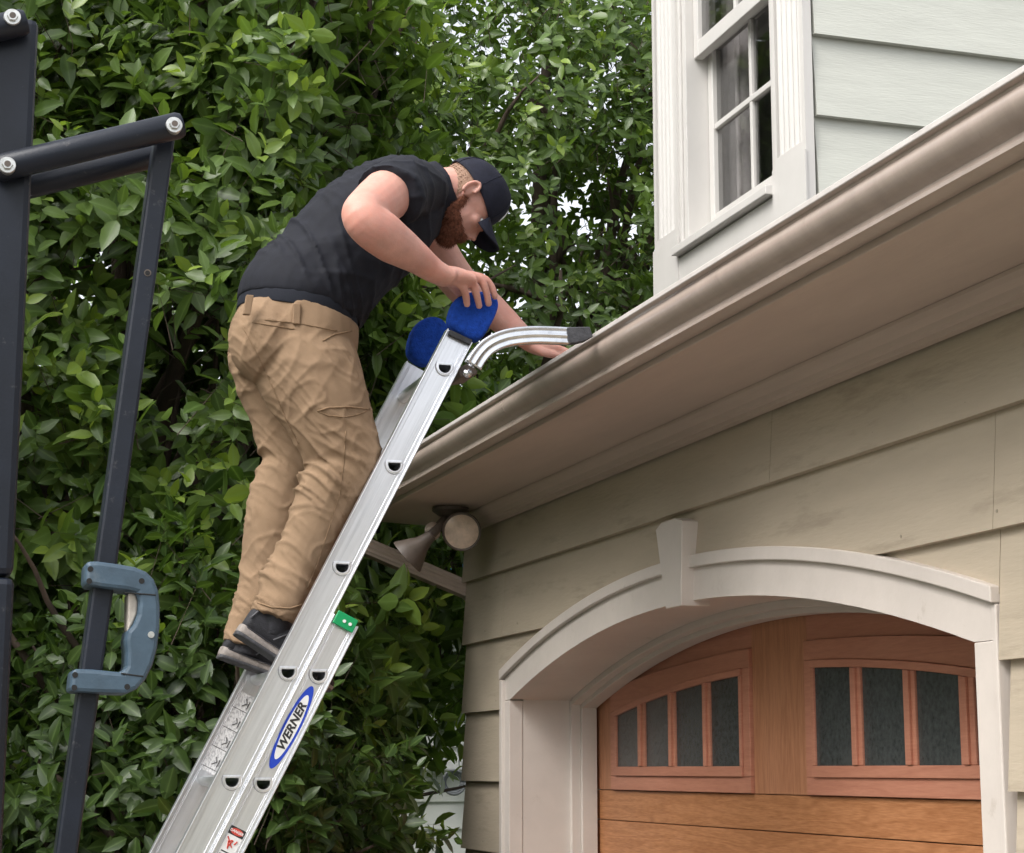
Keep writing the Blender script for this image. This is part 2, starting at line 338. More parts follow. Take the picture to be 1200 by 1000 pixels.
# arch casing: flat band, ledge moulding on top, two uprights, keystone
ys = arange(OR+.012, OL-.012, 40)
c = MB(); c.slab(ys, lambda y: arc_in(min(max(y, YR), YL)), lambda y: arc_out(y)-.030, W+.004, W+.055); c.build('arch_casing', M['trim'], house)
c = MB(); c.slab(arange(OR, OL, 40), lambda y: arc_out(y)-.031, lambda y: arc_out(y)+.004, W-.012, W+.055); c.build('arch_ledge', M['trim'], house, bevel=.003)
for (a, b) in ((YL, OL-.012), (OR+.012, YR)):
    zt = (arc_in(YL) if a > 5 else arc_in(YR))-.001
    c = MB(); c.box((W+.002, a, 0), (W+.055, b, zt))
    c.build('casing_upright', M['trim'], house, bevel=.003)
c = MB(); c.box((W-.010, OL-.031, 0), (W+.055, OL, arc_out(OL)-.032)); c.build('casing_edge_bead', M['trim'], house, bevel=.003)
c = MB(); c.box((W-.001, OR, 0), (W+.055, OR+.018, arc_out(OR)-.032)); c.build('casing_edge_bead', M['trim'], house, bevel=.003)
c = MB(); c.poly([(W, 5.195, 2.340), (W, 5.15, 2.357), (W, 5.05, 2.357), (W, 4.995, 2.343), (W, 5.012, 2.104), (W, 5.125, 2.104)], (-.034, 0, 0), (.055, 0, 0))
c.build('keystone', M['trim'], house, bevel=.003)
# reveal: jambs, intrados, stop mouldings
XD = 2.46
c = MB(); c.box((W+.056, YL+.001, 0), (XD, YL+.05, arc_in(YL)+.01)); c.build('jamb', M['trim'], house)
c = MB(); c.box((W+.056, YR-.05, 0), (XD, YR-.001, arc_in(YR)+.01)); c.build('jamb', M['trim'], house)
c = MB(); c.slab(arange(YR-.03, YL+.03, 40), lambda y: arc_in(y)+.001, lambda y: arc_in(y)+.04, W+.056, XD+.1); c.build('arch_soffit', M['trim'], house)
for (x0, x1, t) in ((2.355, 2.39, .022), (2.39, 2.448, .038)):
    c = MB(); c.slab(arange(YR+t, YL-t, 40), lambda y: arc_in(y)-t, lambda y: arc_in(y)+.001, x0, x1)
    c.box((x0, YL-t, 0), (x1, YL+.001, arc_in(YL)-.001)); c.box((x0, YR-.001, 0), (x1, YR+t, arc_in(YR)-.001))
    c.build('stop_moulding', M['trim'], house, bevel=.002)
# ---- garage door
door = MB(); door.box((XD+.03, YR-.04, .01), (XD+.07, YL+.04, 2.2)); door = door.build('garage_door', M['cedar'], house)
def dpart(m, name, mt, **k): return m.build(name, mt, door, **k)
Zd = [.02, .26, .50, .74, .98, 1.225, 1.472, 1.578]
for i in range(len(Zd)-1):
    m = MB(); m.box((XD, YR-.03, Zd[i]+.0015), (XD+.029, YL+.03, Zd[i+1]-.0015)); dpart(m, 'door_board', M['cedar'], bevel=.0015)
DC = 5.172
m = MB(); m.box((XD, 4.987, 1.5795), (XD+.029, 5.357, 2.19)); dpart(m, 'centre_stile', M['cedar_v'])
def mir(y, sgn): return DC+sgn*y
def frame_top(d): return 2.012-.040*d*d
def glass_top(d): return 1.945-.056*d*d
pan = [(.255, .474), (.535, .763), (.823, 1.035), (1.104, 1.313)]
for sgn in (1, -1):
    def YS(a, b, n=10):
        q = [mir(a+(b-a)*i/n, sgn) for i in range(n+1)]; return sorted(q)
    D = lambda y: abs(y-DC)
    # board above and beside the window
    m = MB(); m.slab(YS(.186, 1.62), lambda y: frame_top(D(y))+.0015, 2.19, XD, XD+.029); dpart(m, 'head_board', M['salmon'])
    m = MB(); m.slab(YS(1.388, 1.66), 1.5795, lambda y: frame_top(D(y)), XD, XD+.029); dpart(m, 'end_stile', M['cedar_v'])
    # outer frame (flat salmon surround)
    m = MB()
    m.slab(YS(.187, 1.386), 1.5795, 1.628, XD-.012, XD+.027)
    m.slab(YS(.187, 1.386), lambda y: glass_top(D(y))+.012, lambda y: frame_top(D(y)), XD-.012, XD+.027)
    m.slab(YS(.187, .236, 1), 1.6285, lambda y: glass_top(D(y))+.0115, XD-.012, XD+.027)
    m.slab(YS(1.332, 1.386, 1), 1.6285, lambda y: glass_top(D(y))+.0115, XD-.012, XD+.027)
    wf = dpart(m, 'window_surround', M['salmon'], bevel=.002)
    # inner sash: rails and mullions
    m = MB()
    m.slab(YS(.2365, 1.3315), 1.6285, 1.660, XD-.020, XD+.02)
    m.slab(YS(.2365, 1.3315), lambda y: glass_top(D(y))-.010, lambda y: glass_top(D(y))+.0112, XD-.020, XD+.02)
    edges = [(.2365, .255)]+[(pan[i][1], pan[i+1][0]) for i in range(3)]+[(1.313, 1.3315)]
    for a, b in edges:
        m.slab(YS(a, b, 1), 1.6605, lambda y: glass_top(D(y))-.0105, XD-.018, XD+.02)
        if b-a > .03: m.slab(YS((a+b)/2-.012, (a+b)/2+.012, 1), 1.6612, lambda y: glass_top(D(y))-.0112, XD-.026, XD-.017)
    dpart(m, 'window_sash', M['salmon'], bevel=.002)
    for a, b in pan:
        m = MB(); m.slab(YS(a, b, 4), 1.66, lambda y: glass_top(D(y))-.01, XD-.011, XD-.007); dpart(m, 'pane', M['glass_dark'])
# ---- eaves
YE0, YE1 = NEAR, 7.50
c = MB(); c.poly([(1.74, YE0, 2.638), (2.115, YE0, 2.622), (2.115, YE0, 2.640), (1.74, YE0, 2.656)], (0, 0, 0), (0, YE1-YE0, 0)); c.build('soffit_panel', M['soffit'], house)
c = MB(); c.box((1.735, YE0, 2.632), (1.76, YE1, 2.745)); c.build('fascia_board', M['soffit'], house, bevel=.003)
prof = [(2.118, 2.566), (2.100, 2.568), (2.098, 2.580), (2.086, 2.584), (2.080, 2.596), (2.062, 2.606), (2.052, 2.616), (2.050, 2.6235), (2.118, 2.621)]
c = MB(); c.poly([(x, YE0, z) for x, z in prof], (0, 0, 0), (0, FAR-YE0, 0)); c.build('crown_moulding', M['soffit'], house)
gp = [(1.650, 2.737), (1.660, 2.735), (1.6615, 2.729), (1.657, 2.722), (1.6545, 2.713), (1.656, 2.703), (1.662, 2.693), (1.671, 2.684), (1.681, 2.6775), (1.689, 2.674), (1.693, 2.670), (1.6915, 2.665), (1.690, 2.661), (1.6875, 2.657), (1.6875, 2.650), (1.733, 2.648), (1.733, 2.742)]
inn = [(x+.0022 if x < 1.71 else x-.0022, z+(.0022 if 2.64 < z < 2.652 else 0)) for x, z in gp][::-1]
c = MB(); c.poly([(x, YE0, z) for x, z in gp+inn], (0, 0, 0), (0, YE1-YE0, 0)); c.poly([(x, YE1-.002, z) for x, z in gp], (0, 0, 0), (0, .002, 0))
gut = c.build('gutter', M['gutter'], house); gut.data.shade_smooth()
try: gut.data.set_sharp_from_angle(angle=math.radians(28))
except Exception: pass
c = MB(); c.box((1.6475, YE0, 2.7375), (1.662, YE1, 2.750)); c.build('gutter_lip', M['gutter_lip'], gut, bevel=.002)
gj = [(x-.0012, z) for x, z in gp[:14]]+[(1.70, 2.649), (1.70, 2.736)]
c = MB(); c.poly([(x, 5.32, z) for x, z in gj], (0, 0, 0), (0, .014, 0)); c.build('gutter_joint', M['gutter'], gut)
# downspout: ribbed pipe from the gutter end back to the wall corner and down
def ribbed(pts, name):
    w, h = .040, .030; ring = []
    for k in range(28):
        a = 2*math.pi*k/28; cx = math.copysign(min(abs(math.cos(a))*1.35, 1), math.cos(a)); cy = math.copysign(min(abs(math.sin(a))*1.35, 1), math.sin(a))
        q = 1+(.06 if k % 2 else -.04); ring.append((cx*h*q, cy*w*q))
    m = MB(); m.tube(pts, 1, sq=ring); return m.build(name, M['soffit'], house)
d0 = P(372, 590, 7.40); d1 = P(398, 628, 7.40); d2 = P(548, 692, 7.40)
ribbed([d0, d1, d1.lerp(d2, .5), d2, Vector((2.25, 7.40, 2.28)), Vector((2.27, 7.40, 2.2)), Vector((2.27, 7.40, .1))], 'downspout')
# roof
c = MB(); zr = 2.755
for i in range(20):
    x0 = 1.70+i*.14; x1 = x0+.15; z0 = 2.752+(x0-1.70)*.45+.012; z1 = 2.752+(x1-1.70)*.45
    m = MB(); m.poly([(x0, YE0, z0), (x1, YE0, z1+.004), (x1, YE0, z1-.01), (x0, YE0, z0-.01)], (0, 0, 0), (0, (5.28 if x1 > 2.64 else YE1+.03)-YE0, 0)); m.build('shingle_course', M['shingle'], house)
c = MB(); c.poly([(1.745, YE0, 2.748), (4.6, YE0, 4.02), (4.6, YE0, 3.9), (1.745, YE0, 2.66)], (0, 0, 0), (0, 5.2-YE0, 0)); c.poly([(1.745, YE0, 2.748), (2.60, YE0, 3.12), (2.60, YE0, 3.0), (1.745, YE0, 2.66)], (0, 5.2-YE0, 0), (0, YE1-YE0, 0)); c.build('roof_deck', M['shingle'], house)

# ---- dormer / upper storey
DX = 2.68; DY0, DY1 = 5.30, 6.57
c = MB(); c.box((DX+1.2, DY0+.02, 2.7), (6.4, DY1-.02, 5.6)); c.box((DX, DY0+.02, 2.7), (DX+.10, DY0+.26, 5.6)); c.box((DX, DY1-.25, 2.7), (DX+.10, DY1-.02, 5.6)); c.box((DX, DY0+.261, 2.7), (DX+.10, DY1-.251, 3.5)); c.box((DX, DY0+.261, 4.95), (DX+.10, DY1-.251, 5.6))
c.box((DX+.101, DY0+.02, 2.7), (DX+1.199, DY0+.08, 5.6)); c.box((DX+.101, DY1-.08, 2.7), (DX+1.199, DY1-.02, 5.6)); c.box((DX+.101, DY0+.081, 5.5), (DX+1.199, DY1-.081, 5.6)); c.box((DX+.101, DY0+.081, 2.9), (DX+1.199, DY1-.081, 3.0))
c.build('upper_wall_core', M['siding_up'], house)
zz = [2.90, 3.170, 3.437, 3.704, 3.977, 4.25, 4.52, 4.79, 5.06, 5.33, 5.6]
for a, b in zip(zz[:-1], zz[1:]):
    m = MB(); m.add([(DX+.012, DY0-.022, a), (6.4, DY0-.022, a), (6.4, DY0+.003, b), (DX+.012, DY0+.003, b), (DX+.012, DY0+.018, a), (6.4, DY0+.018, a), (6.4, DY0+.018, b), (DX+.012, DY0+.018, b)],
                    [(0, 1, 2, 3), (0, 4, 5, 1), (3, 2, 6, 7), (0, 3, 7, 4), (1, 5, 6, 2)]); m.build('upper_siding_board', M['siding_up'], house)
# fluted pilaster casings
def pilaster(y0, y1, flip):
    m = MB(); x = DX-.03; zb, zt = 3.62, 5.6
    m.box((x, y0, 3.30), (DX, y1, zb)); m.box((x-.006, y0-.004, 3.30), (x, y1+.004, 3.585))
    n = 5; edge = .024; w = (y1-y0-2*edge)/n
    m.box((x, y0, zb), (DX, y0+edge, zt)); m.box((x, y1-edge, zb), (DX, y1, zt)); m.box((x+.020, y0+edge, zb), (DX, y1-edge, zt))
    for i in range(n):
        a = y0+edge+i*w
        # rounded ribs between the flutes, with arched lower ends
        m.tube([(x+.016, a+w/2, zb-.004), (x+.016, a+w/2, zt)], w*.36, n=10)
    return m.build('fluted_casing', M['trim_up'], house)
pilaster(DY0-.02, DY0+.215, 0); pilaster(DY1-.235, DY1+.0, 1)
WY0, WY1 = DY0+.215, DY1-.235
win = MB()
# frame: head/side jambs, apron and sloped sill
win.box((DX-.012, WY1-.052, 3.52), (DX+.113, WY1-.0005, 5.0)); win.box((DX-.012, WY0+.0005, 3.52), (DX+.113, WY0+.05, 5.0))
win.box((DX-.022, WY1-.020, 3.56), (DX-.0125, WY1-.0005, 5.0)); win.box((DX-.022, WY0+.0005, 3.56), (DX-.0125, WY0+.020, 5.0))
win = win.build('window_frame', M['trim_up'], house, bevel=.002)
c = MB(); c.box((DX-.030, WY0+.001, 3.30), (DX+.0, WY1-.001, 3.500)); c.build('apron', M['trim_up'], win)
c = MB(); c.poly([(DX-.062, WY0+.004, 3.505), (DX-.062, WY0+.004, 3.535), (DX+.113, WY0+.004, 3.572), (DX+.113, WY0+.004, 3.505)], (0, 0, 0), (0, WY1-WY0-.008, 0)); c.build('sill', M['trim_up'], win, bevel=.003)
ya, yb = WY0+.052, WY1-.054
def sash(x, z0, z1, rb, rt, name, zm):
    m = MB(); st = .042
    m.box((x, ya, z0), (x+.035, ya+st, z1)); m.box((x, yb-st, z0), (x+.035, yb, z1))
    m.box((x+.001, ya+st, z0), (x+.036, yb-st, z0+rb)); m.box((x+.001, ya+st, z1-rt), (x+.036, yb-st, z1))
    so_ = m.build(name, M['trim_up'], win, bevel=.003)
    ym = (ya+yb)/2+.0
    m = MB(); m.box((x+.006, ym-.010, z0+rb+.001), (x+.030, ym+.010, z1-rt-.001)); m.build('muntin', M['trim_up'], win, bevel=.003)
    m = MB()
    for zq in zm: m.box((x+.004, ya+st+.001, zq-.011), (x+.029, yb-st-.001, zq+.011))
    m.build('muntin', M['trim_up'], win, bevel=.003)
    lv = [z0+rb]+zm+[z1-rt]
    for i in range(len(lv)-1):
        for (p, q) in ((ya+st, ym), (ym, yb-st)):
            m = MB(); m.box((x+.017, p+.001, lv[i]+.001), (x+.020, q-.001, lv[i+1]-.001)); m.build('window_pane', M['glass'], win)
sash(DX+.075, 3.578, 4.33, .075, .045, 'lower_sash', [3.985])
sash(DX+.020, 4.255, 5.0, .060, .045, 'upper_sash', [4.62])
# dark room and curtain
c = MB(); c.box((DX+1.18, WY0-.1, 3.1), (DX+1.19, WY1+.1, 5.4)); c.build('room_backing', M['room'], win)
def curtain(y0, y1, x):
    v = []; f = []; n = 60
    for i in range(n+1):
        y = y0+(y1-y0)*i/n
        for z in (3.5, 5.0): v.append((x+.030*math.sin(i*.62+.5*math.sin(i*.37))+.004*math.sin(i*2.9), y, z))
    for i in range(n): f.append((2*i, 2*i+1, 2*i+3, 2*i+2))
    return mesh_obj('curtain', v, f, M['curtain'], win, smooth=True)
curtain(6.13, 6.47, DX+.19); curtain(5.42, 5.60, DX+.19)

# ================================================================== FLOODLIGHT under the eave
fl = thing('floodlight', 'twin-head bronze floodlight under the eave at the far garage corner', 'floodlight', (1.93, 6.95, 2.60))
def lathe(name, mt, prof, origin, axis, parent, n=28, smooth=True):
    q = Vector(axis).normalized().to_track_quat('Z', 'Y'); v = []; f = []
    for (r, h) in prof:
        for k in range(n):
            a = 2*math.pi*k/n; v.append(Vector(origin)+q @ Vector((r*math.cos(a), r*math.sin(a), h)))
    for i in range(len(prof)-1):
        for k in range(n): f.append((i*n+k, i*n+(k+1) % n, (i+1)*n+(k+1) % n, (i+1)*n+k))
    if prof[0][0] > 0: f.append(tuple(range(n))[::-1])
    if prof[-1][0] > 0: f.append(tuple(range((len(prof)-1)*n, len(prof)*n)))
    m = MB(); m.add(v, f); o = m.build(name, mt, parent, smooth=smooth)
    try: o.data.set_sharp_from_angle(angle=math.radians(40))
    except Exception: pass
    return o
base = P(528, 592, 6.95)
lathe('mounting_plate', M['fixture'], [(.07, 0), (.07, .012), (.045, .03), (.03, .034)], (base.x, base.y, 2.625), (0, 0, -1), fl)
c1 = P(541, 623, 6.85)
toc = (CP-c1).normalized(); ax1 = (toc+Vector((-.05, 0, -.12))).normalized()
lathe('lamp_head', M['fixture'], [(.022, -.11), (.028, -.08), (.036, -.06), (.058, -.025), (.071, -.002), (.074, .004), (.071, .008), (.066, .006)], c1, ax1, fl)
lathe('lamp_lens', M['lens'], [(.066, .000), (.064, .006), (.045, .012), (.02, .015), (.004, .016)], c1, ax1, fl)
c2 = P(478, 652, 6.85); ax2 = Vector((-.62, .30, -.60)).normalized()
lathe('lamp_head', M['fixture'], [(.020, -.12), (.026, -.09), (.032, -.07), (.055, -.03), (.072, 0), (.073, .006), (.068, .006), (.05, -.015)], c2, ax2, fl)
lathe('lamp_lens', M['lens'], [(.066, -.004), (.045, -.010), (.004, -.012)], c2, ax2, fl)
bp_ = Vector((base.x, base.y, 2.60))
m = MB(); m.tube([bp_, bp_+Vector((-.02, 0, -.02)), c2-ax2*.10], [.018, .02, .017]); m.tube([bp_, c1-ax1*.09], .017); m.build('swivel_arm', M['fixture'], fl, smooth=True)
lathe('sensor', M['soffit'], [(.0, -.03), (.022, -.028), (.03, -.01), (.03, .02), (.02, .03)], P(507, 622, 6.9), (-.2, -.6, -.5), fl)

def catmull_pts(pts, k):
    q = [np.array(p, float) for p in pts]; out = []
    for i in range(len(q)-1):
        p0 = q[max(i-1, 0)]; p1 = q[i]; p2 = q[i+1]; p3 = q[min(i+2, len(q)-1)]
        for j in range(k):
            t = j/k; out.append(.5*((2*p1)+(-p0+p2)*t+(2*p0-5*p1+4*p2-p3)*t*t+(-p0+3*p1-3*p2+p3)*t**3))
    out.append(q[-1]); return [tuple(p) for p in out]
# ================================================================== LADDER
lad = thing('extension_ladder', 'silver aluminium extension ladder leaning on the gutter with blue padded tips', 'ladder', (0, 4.77, 0))
UU = Vector((.4472, 0, .8944)); VV = Vector((.8944, 0, -.4472))
def LPt(t, v, Y): return UU*t+VV*v+Vector((0, Y, 0))
def Dring(r, flat, n=14):
    """D shape in world XZ, flat side up"""
    a0 = math.asin(flat/r); pts = []
    for k in range(n+1):
        a = a0-(math.pi+2*a0)*k/n; pts.append((r*math.cos(a), r*math.sin(a)))
    return pts
def rail(t0, t1, v0, v1, Y, holes, hv, name, ribs=False, th=.003):
    bm = bmesh.new(); 
    def loop(pts):
        vs = [bm.verts.new(p) for p in pts]; return [bm.edges.new((vs[i], vs[(i+1) % len(vs)])) for i in range(len(vs))]
    ed = loop([LPt(t0, v0, Y), LPt(t1, v0, Y), LPt(t1, v1, Y), LPt(t0, v1, Y)])
    for t in holes:
        c_ = LPt(t, hv, Y); ed += loop([c_+Vector((a, 0, b)) for a, b in Dring(.0185, .007)])
    bmesh.ops.triangle_fill(bm, edges=ed, use_beauty=True)
    r = bmesh.ops.extrude_face_region(bm, geom=bm.faces[:]); bmesh.ops.translate(bm, vec=(0, th, 0), verts=[x for x in r['geom'] if isinstance(x, bmesh.types.BMVert)])
    bmesh.ops.recalc_face_normals(bm, faces=bm.faces)
    mb = MB()
    def bar(va, vb, ya, yb): mb.add([LPt(t, v, y) for t in (t0, t1) for v in (va, vb) for y in (ya, yb)], [(0, 1, 3, 2), (4, 6, 7, 5), (0, 4, 5, 1), (2, 3, 7, 6), (0, 2, 6, 4), (1, 5, 7, 3)])
    bar(v0-.0035, v0, Y-.009, Y+.020); bar(v1, v1+.0035, Y-.009, Y+.020)
    if not ribs:
        for (qa, qb) in ((v0+.001, v0+.011), (v1-.011, v1-.001)): bar(qa, qb, Y-.0016, Y-.0002)
    if ribs:
        for q in (v0+.008, v0+.012, v1-.008, v1-.012): bar(q-.0007, q+.0007, Y-.0018, Y-.0002)
        for q in (v0+.008, v1-.008): bar(q-.0007, q+.0007, Y+th+.0002, Y+th+.0018)
    me = bpy.data.meshes.new(name); bm.to_mesh(me); bm.free(); me.materials.append(M['alu'])
    o = bpy.data.objects.new(name, me); link(o, lad)
    e = mb.build('rail_flange', M['alu'], o, bevel=.001)
    return o
fly_t = [2.934-.2855*k for k in range(9)]; base_t = [2.105-.2855*k for k in range(8)]
NY, FY = 4.560, 4.970
FV = -.0512; BV = .0172
rail(.55, 3.025, -.0865, -.0205, NY, fly_t, FV, 'fly_rail')
rail(.55, 3.025, -.0865, -.0205, FY, fly_t, FV, 'fly_rail', ribs=True)
rail(.02, 2.250, -.0135, .0475, NY-.004, base_t, BV, 'base_rail', ribs=True)
rail(.02, 2.250, -.0135, .0475, FY+.004, base_t, BV, 'base_rail', ribs=True)
def rung(t, v, y0, y1):
    c_ = LPt(t, v, 0); m = MB(); O = Dring(.0183, .0069); I = Dring(.0160, .0050); n = len(O)
    v_ = [Vector((c_.x+a, y, c_.z+b)) for y in (y0, y1) for a, b in O]+[Vector((c_.x+a, y, c_.z+b)) for y in (y0, y1) for a, b in I]
    f = []
    for i in range(n):
        j = (i+1) % n
        f += [(i, j, n+j, n+i), (2*n+i, 3*n+i, 3*n+j, 2*n+j), (i, 2*n+i, 2*n+j, j), (n+i, n+j, 3*n+j, 3*n+i)]
    m.add(v_, f)
    # flared collars outside each web
    for yc, s_ in ((y0, -1), (y1, 1)):
        R1 = Dring(.0245, .0115); b0 = len(m.v)
        ring = [Vector((c_.x+a, yc-s_*.0025, c_.z+b)) for a, b in R1]+[Vector((c_.x+a*.92, yc+s_*.0012, c_.z+b*.92)) for a, b in R1]+[Vector((c_.x+a, yc+s_*.0015, c_.z+b)) for a, b in O]+[Vector((c_.x+a, yc-s_*.003, c_.z+b)) for a, b in O]
        m.add(ring, [(k*n+i, k*n+(i+1) % n, (k+1)*n+(i+1) % n, (k+1)*n+i) for k in range(3) for i in range(n)])
    o = m.build('rung', M['alu'], lad); return o
for t in fly_t: rung(t, FV, NY-.0035, FY+.0065)
for t in base_t: rung(t, BV, NY-.0075, FY+.0105)
# dark plug inside the tubes is real shade; feet
for Y in (NY, FY):
    m = MB(); m.poly([LPt(-.03, -.03, Y-.02), LPt(-.03, .06, Y-.02), LPt(.05, .05, Y-.02), LPt(.10, .03, Y-.02), LPt(.10, .0, Y-.02)], (0, 0, 0), (0, .045, 0)); m.build('foot', M['rubber'], lad, bevel=.003)
def on_rail(t0, t1, v0, v1, Y, th, name, mt, parent=lad, **k):
    m = MB(); m.poly([LPt(t0, v0, Y), LPt(t1, v0, Y), LPt(t1, v1, Y), LPt(t0, v1, Y)], (0, -th, 0), (0, 0, 0)); return m.build(name, mt, parent, **k)
cap_ = on_rail(2.228, 2.262, -.012, .043, NY-.0145, .006, 'end_cap', M['green'], bevel=.002); cap_['label'] = 'green plastic cap on the base rail top'
m = MB(); 
for v in (.012, .028): m.tube([LPt(2.244, v, NY-.0205), LPt(2.244, v, NY-.0225)], .0042, n=12)
m.build('rivet', M['sticker_white'], cap_)
# oval sticker with the maker's name
YS_ = NY-.0062
sc_ = P(341.5, 852, YS_); st_c = sc_.dot(UU); sv = .0172
def oval(a, b, Y, name, mt, parent, th=.0004, n=48, tc=None, vc=None):
    tc = st_c if tc is None else tc; vc = sv if vc is None else vc
    m = MB(); m.poly([LPt(tc+a*math.cos(w)*(1), vc+b*math.sin(w), Y) for w in [2*math.pi*k/n for k in range(n)]], (0, -th, 0), (0, 0, 0)); return m.build(name, mt, parent)
ov = oval(.108, .0205, YS_, 'oval_sticker', M['sticker_blue'], lad)
oval(.084, .0150, YS_-.0004, 'sticker_field', M['sticker_white'], ov)
def text(s_, size, tc, vc, Y, mt, parent, shear=.25, bold=.012, th=.0002, name='lettering', sx=1.0, ta=0):
    cu = bpy.data.curves.new(name, 'FONT'); cu.body = s_; cu.size = size; cu.align_x = 'CENTER'; cu.align_y = 'CENTER'; cu.shear = shear; cu.offset = bold*size; cu.extrude = th; cu.resolution_u = 3
    o = bpy.data.objects.new(name, cu); COL.objects.link(o); bpy.context.view_layer.update()
    me = bpy.data.meshes.new_from_object(o); bpy.data.objects.remove(o)
    X = (VV if ta else UU); Yv = (UU if ta else -VV); Zv = Vector((0, -1, 0)); p0 = LPt(tc, vc, Y)
    for v in me.vertices:
        a, b, c_ = v.co; v.co = p0+X*a*sx+Yv*b+Zv*c_
    me.materials.clear(); me.materials.append(mt); o = bpy.data.objects.new(name, me); link(o, parent); return o
text('WERNER', .027, st_c, sv, YS_-.0012, M['ink'], ov, sx=1.12, bold=.035)
# danger label low on the base rail
dl = P(268, 985, NY-.006); tcd = dl.dot(UU)
lab = on_rail(tcd-.065, tcd+.035, -.004, .034, NY-.0062, .0004, 'warning_label', M['sticker_white'])
on_rail(tcd+.015, tcd+.035, -.004, .034, NY-.0066, .0003, 'label_header', M['ink'], lab)
m = MB(); hc = tcd+.025
m.poly([LPt(hc+.0078*math.sin(2*math.pi*k/24), .015+.0165*math.cos(2*math.pi*k/24), NY-.0069) for k in range(24)], (0, -.0003, 0), (0, 0, 0)); m.build('label_oval', M['red'], lab)
text('DANGER', .0085, hc, .015, NY-.0074, M['sticker_white'], lab, shear=0, bold=.02, ta=1)
m = MB()
for (a, b, c_, d) in ((.008, .0, -.012, .020), (.0, .006, -.018, .012), (.004, .014, -.004, .006), (-.004, .022, .006, .026), (-.016, .010, .004, .016)):
    m.tube([LPt(tcd+a, b, NY-.0069), LPt(tcd+c_, d, NY-.0069)], .0016, n=6)
m.build('label_pictogram', M['red'], lab)
for k in range(5): on_rail(tcd-.060+k*.008, tcd-.057+k*.008, .0, .030-.004*(k % 2), NY-.0066, .0002, 'label_line', M['ink'], lab)
# instruction sticker on inner face of the far rail
ti = P(270, 858, FY-.001).dot(UU)
il = on_rail(ti-.115, ti+.105, -.078, -.030, FY-.0004, .0004, 'instruction_sticker', M['label'])
for k in range(4):
    a = ti-.105+k*.055; on_rail(a, a+.0016, -.078, -.030, FY-.0009, .0002, 'print_rule', M['ink'], il)
    m = MB(); m.tube([LPt(a+.012, -.055, FY-.0012), LPt(a+.022, -.045, FY-.0012), LPt(a+.034, -.052, FY-.0012)], .0013, n=5); m.tube([LPt(a+.010, -.040, FY-.0012), LPt(a+.030, -.040, FY-.0012)], .0012, n=5); m.build('print_icon', M['ink'], il)
# padded tips
def mitt(px, Y, ty, name, nudge=0):
    pts = [P(x, y, Y) for x, y in px]; n = len(pts)
    ctr = sum(pts, Vector())/n; rings = []
    for s_, o_ in ((.55, -1.12), (.90, -1.0), (1.0, -.72), (1.03, 0), (1.0, .72), (.90, 1.0), (.55, 1.12)):
        rings.append([ctr+(p-ctr)*s_+Vector((0, ty*o_, 0)) for p in pts])
    v = [p for r in rings for p in r]; f = []
    for i in range(len(rings)-1):
        for k in range(n): f.append((i*n+k, i*n+(k+1) % n, (i+1)*n+(k+1) % n, (i+1)*n+k))
    f.append(tuple(range(n))[::-1]); f.append(tuple(range((len(rings)-1)*n, len(rings)*n)))
    m = MB(); m.add(v, f); o = m.build(name, M['blue'], lad, smooth=True, sub=2); return o
mitt([(524, 384), (524.5, 372), (528, 360), (534, 350), (545, 345), (560, 343), (573, 345), (582, 353), (581.5, 364), (576, 377), (568, 391), (561, 401), (551, 402), (537, 393)], NY+.006, .030, 'padded_tip')
mitt([(476, 418), (477, 405), (480, 392), (487, 380), (497, 374), (507, 372), (518, 376), (524, 386), (520, 400), (510, 418), (500, 432), (488, 428)], FY, .028, 'padded_tip')
m = MB(); m.poly([P(x, y, NY-.012) for x, y in ((527.5, 387), (553, 399), (551, 404), (526, 392))], (0, -.004, 0), (0, .05, 0)); m.build('tip_strap', M['rubber'], lad)
# stand-off arm to the gutter
AY = 4.50
ctr = [(554, 429), (560, 419), (569, 408.5), (580, 401.5), (594, 396.5), (610, 394), (628, 393), (648, 393.5), (666, 394.5)]
pts = [P(x, y, AY) for x, y in ctr]
sqr = [(-.020, -.013), (-.023, -.009), (-.023, .009), (-.020, .013), (.020, .013), (.023, .009), (.023, -.009), (.020, -.013)]
prf = [(a*1.08, b) for a, b in [(-.0205, -.008), (-.0195, -.0115), (-.0165, -.0125), (-.0120, -.0105), (-.004, -.0100), (-.002, -.0118), (.002, -.0118), (.004, -.0100), (.0120, -.0105), (.0165, -.0125), (.0195, -.0115), (.0205, -.008), (.0205, .008), (.0165, .0125), (-.0165, .0125), (-.0205, .008)]]
m = MB(); m.tube([Vector(c_) for c_ in catmull_pts(pts, 4)], 1.0, sq=prf); m.build('standoff_arm', M['alu2'], lad, smooth=True)
m = MB(); m.tube([P(663, 394.3, AY), P(672, 394, AY), P(682, 392.5, AY), P(692, 389.5, AY)], [.97, .95, .85, .6], sq=sqr); m.build('standoff_pad', M['rubber'], lad, bevel=.002)
m = MB(); m.poly([P(x, y, AY+.09) for x, y in ((533, 434), (552, 424), (560, 430), (556, 441), (538, 444))], (0, -.02, 0), (0, .10, 0)); m.build('standoff_bracket', M['fixture'], lad, bevel=.003)
m = MB(); m.tube([P(548, 438, NY-.02), P(548, 438, FY+.03)], .012, n=10); m.build('standoff_crossbar', M['alu2'], lad, smooth=True)

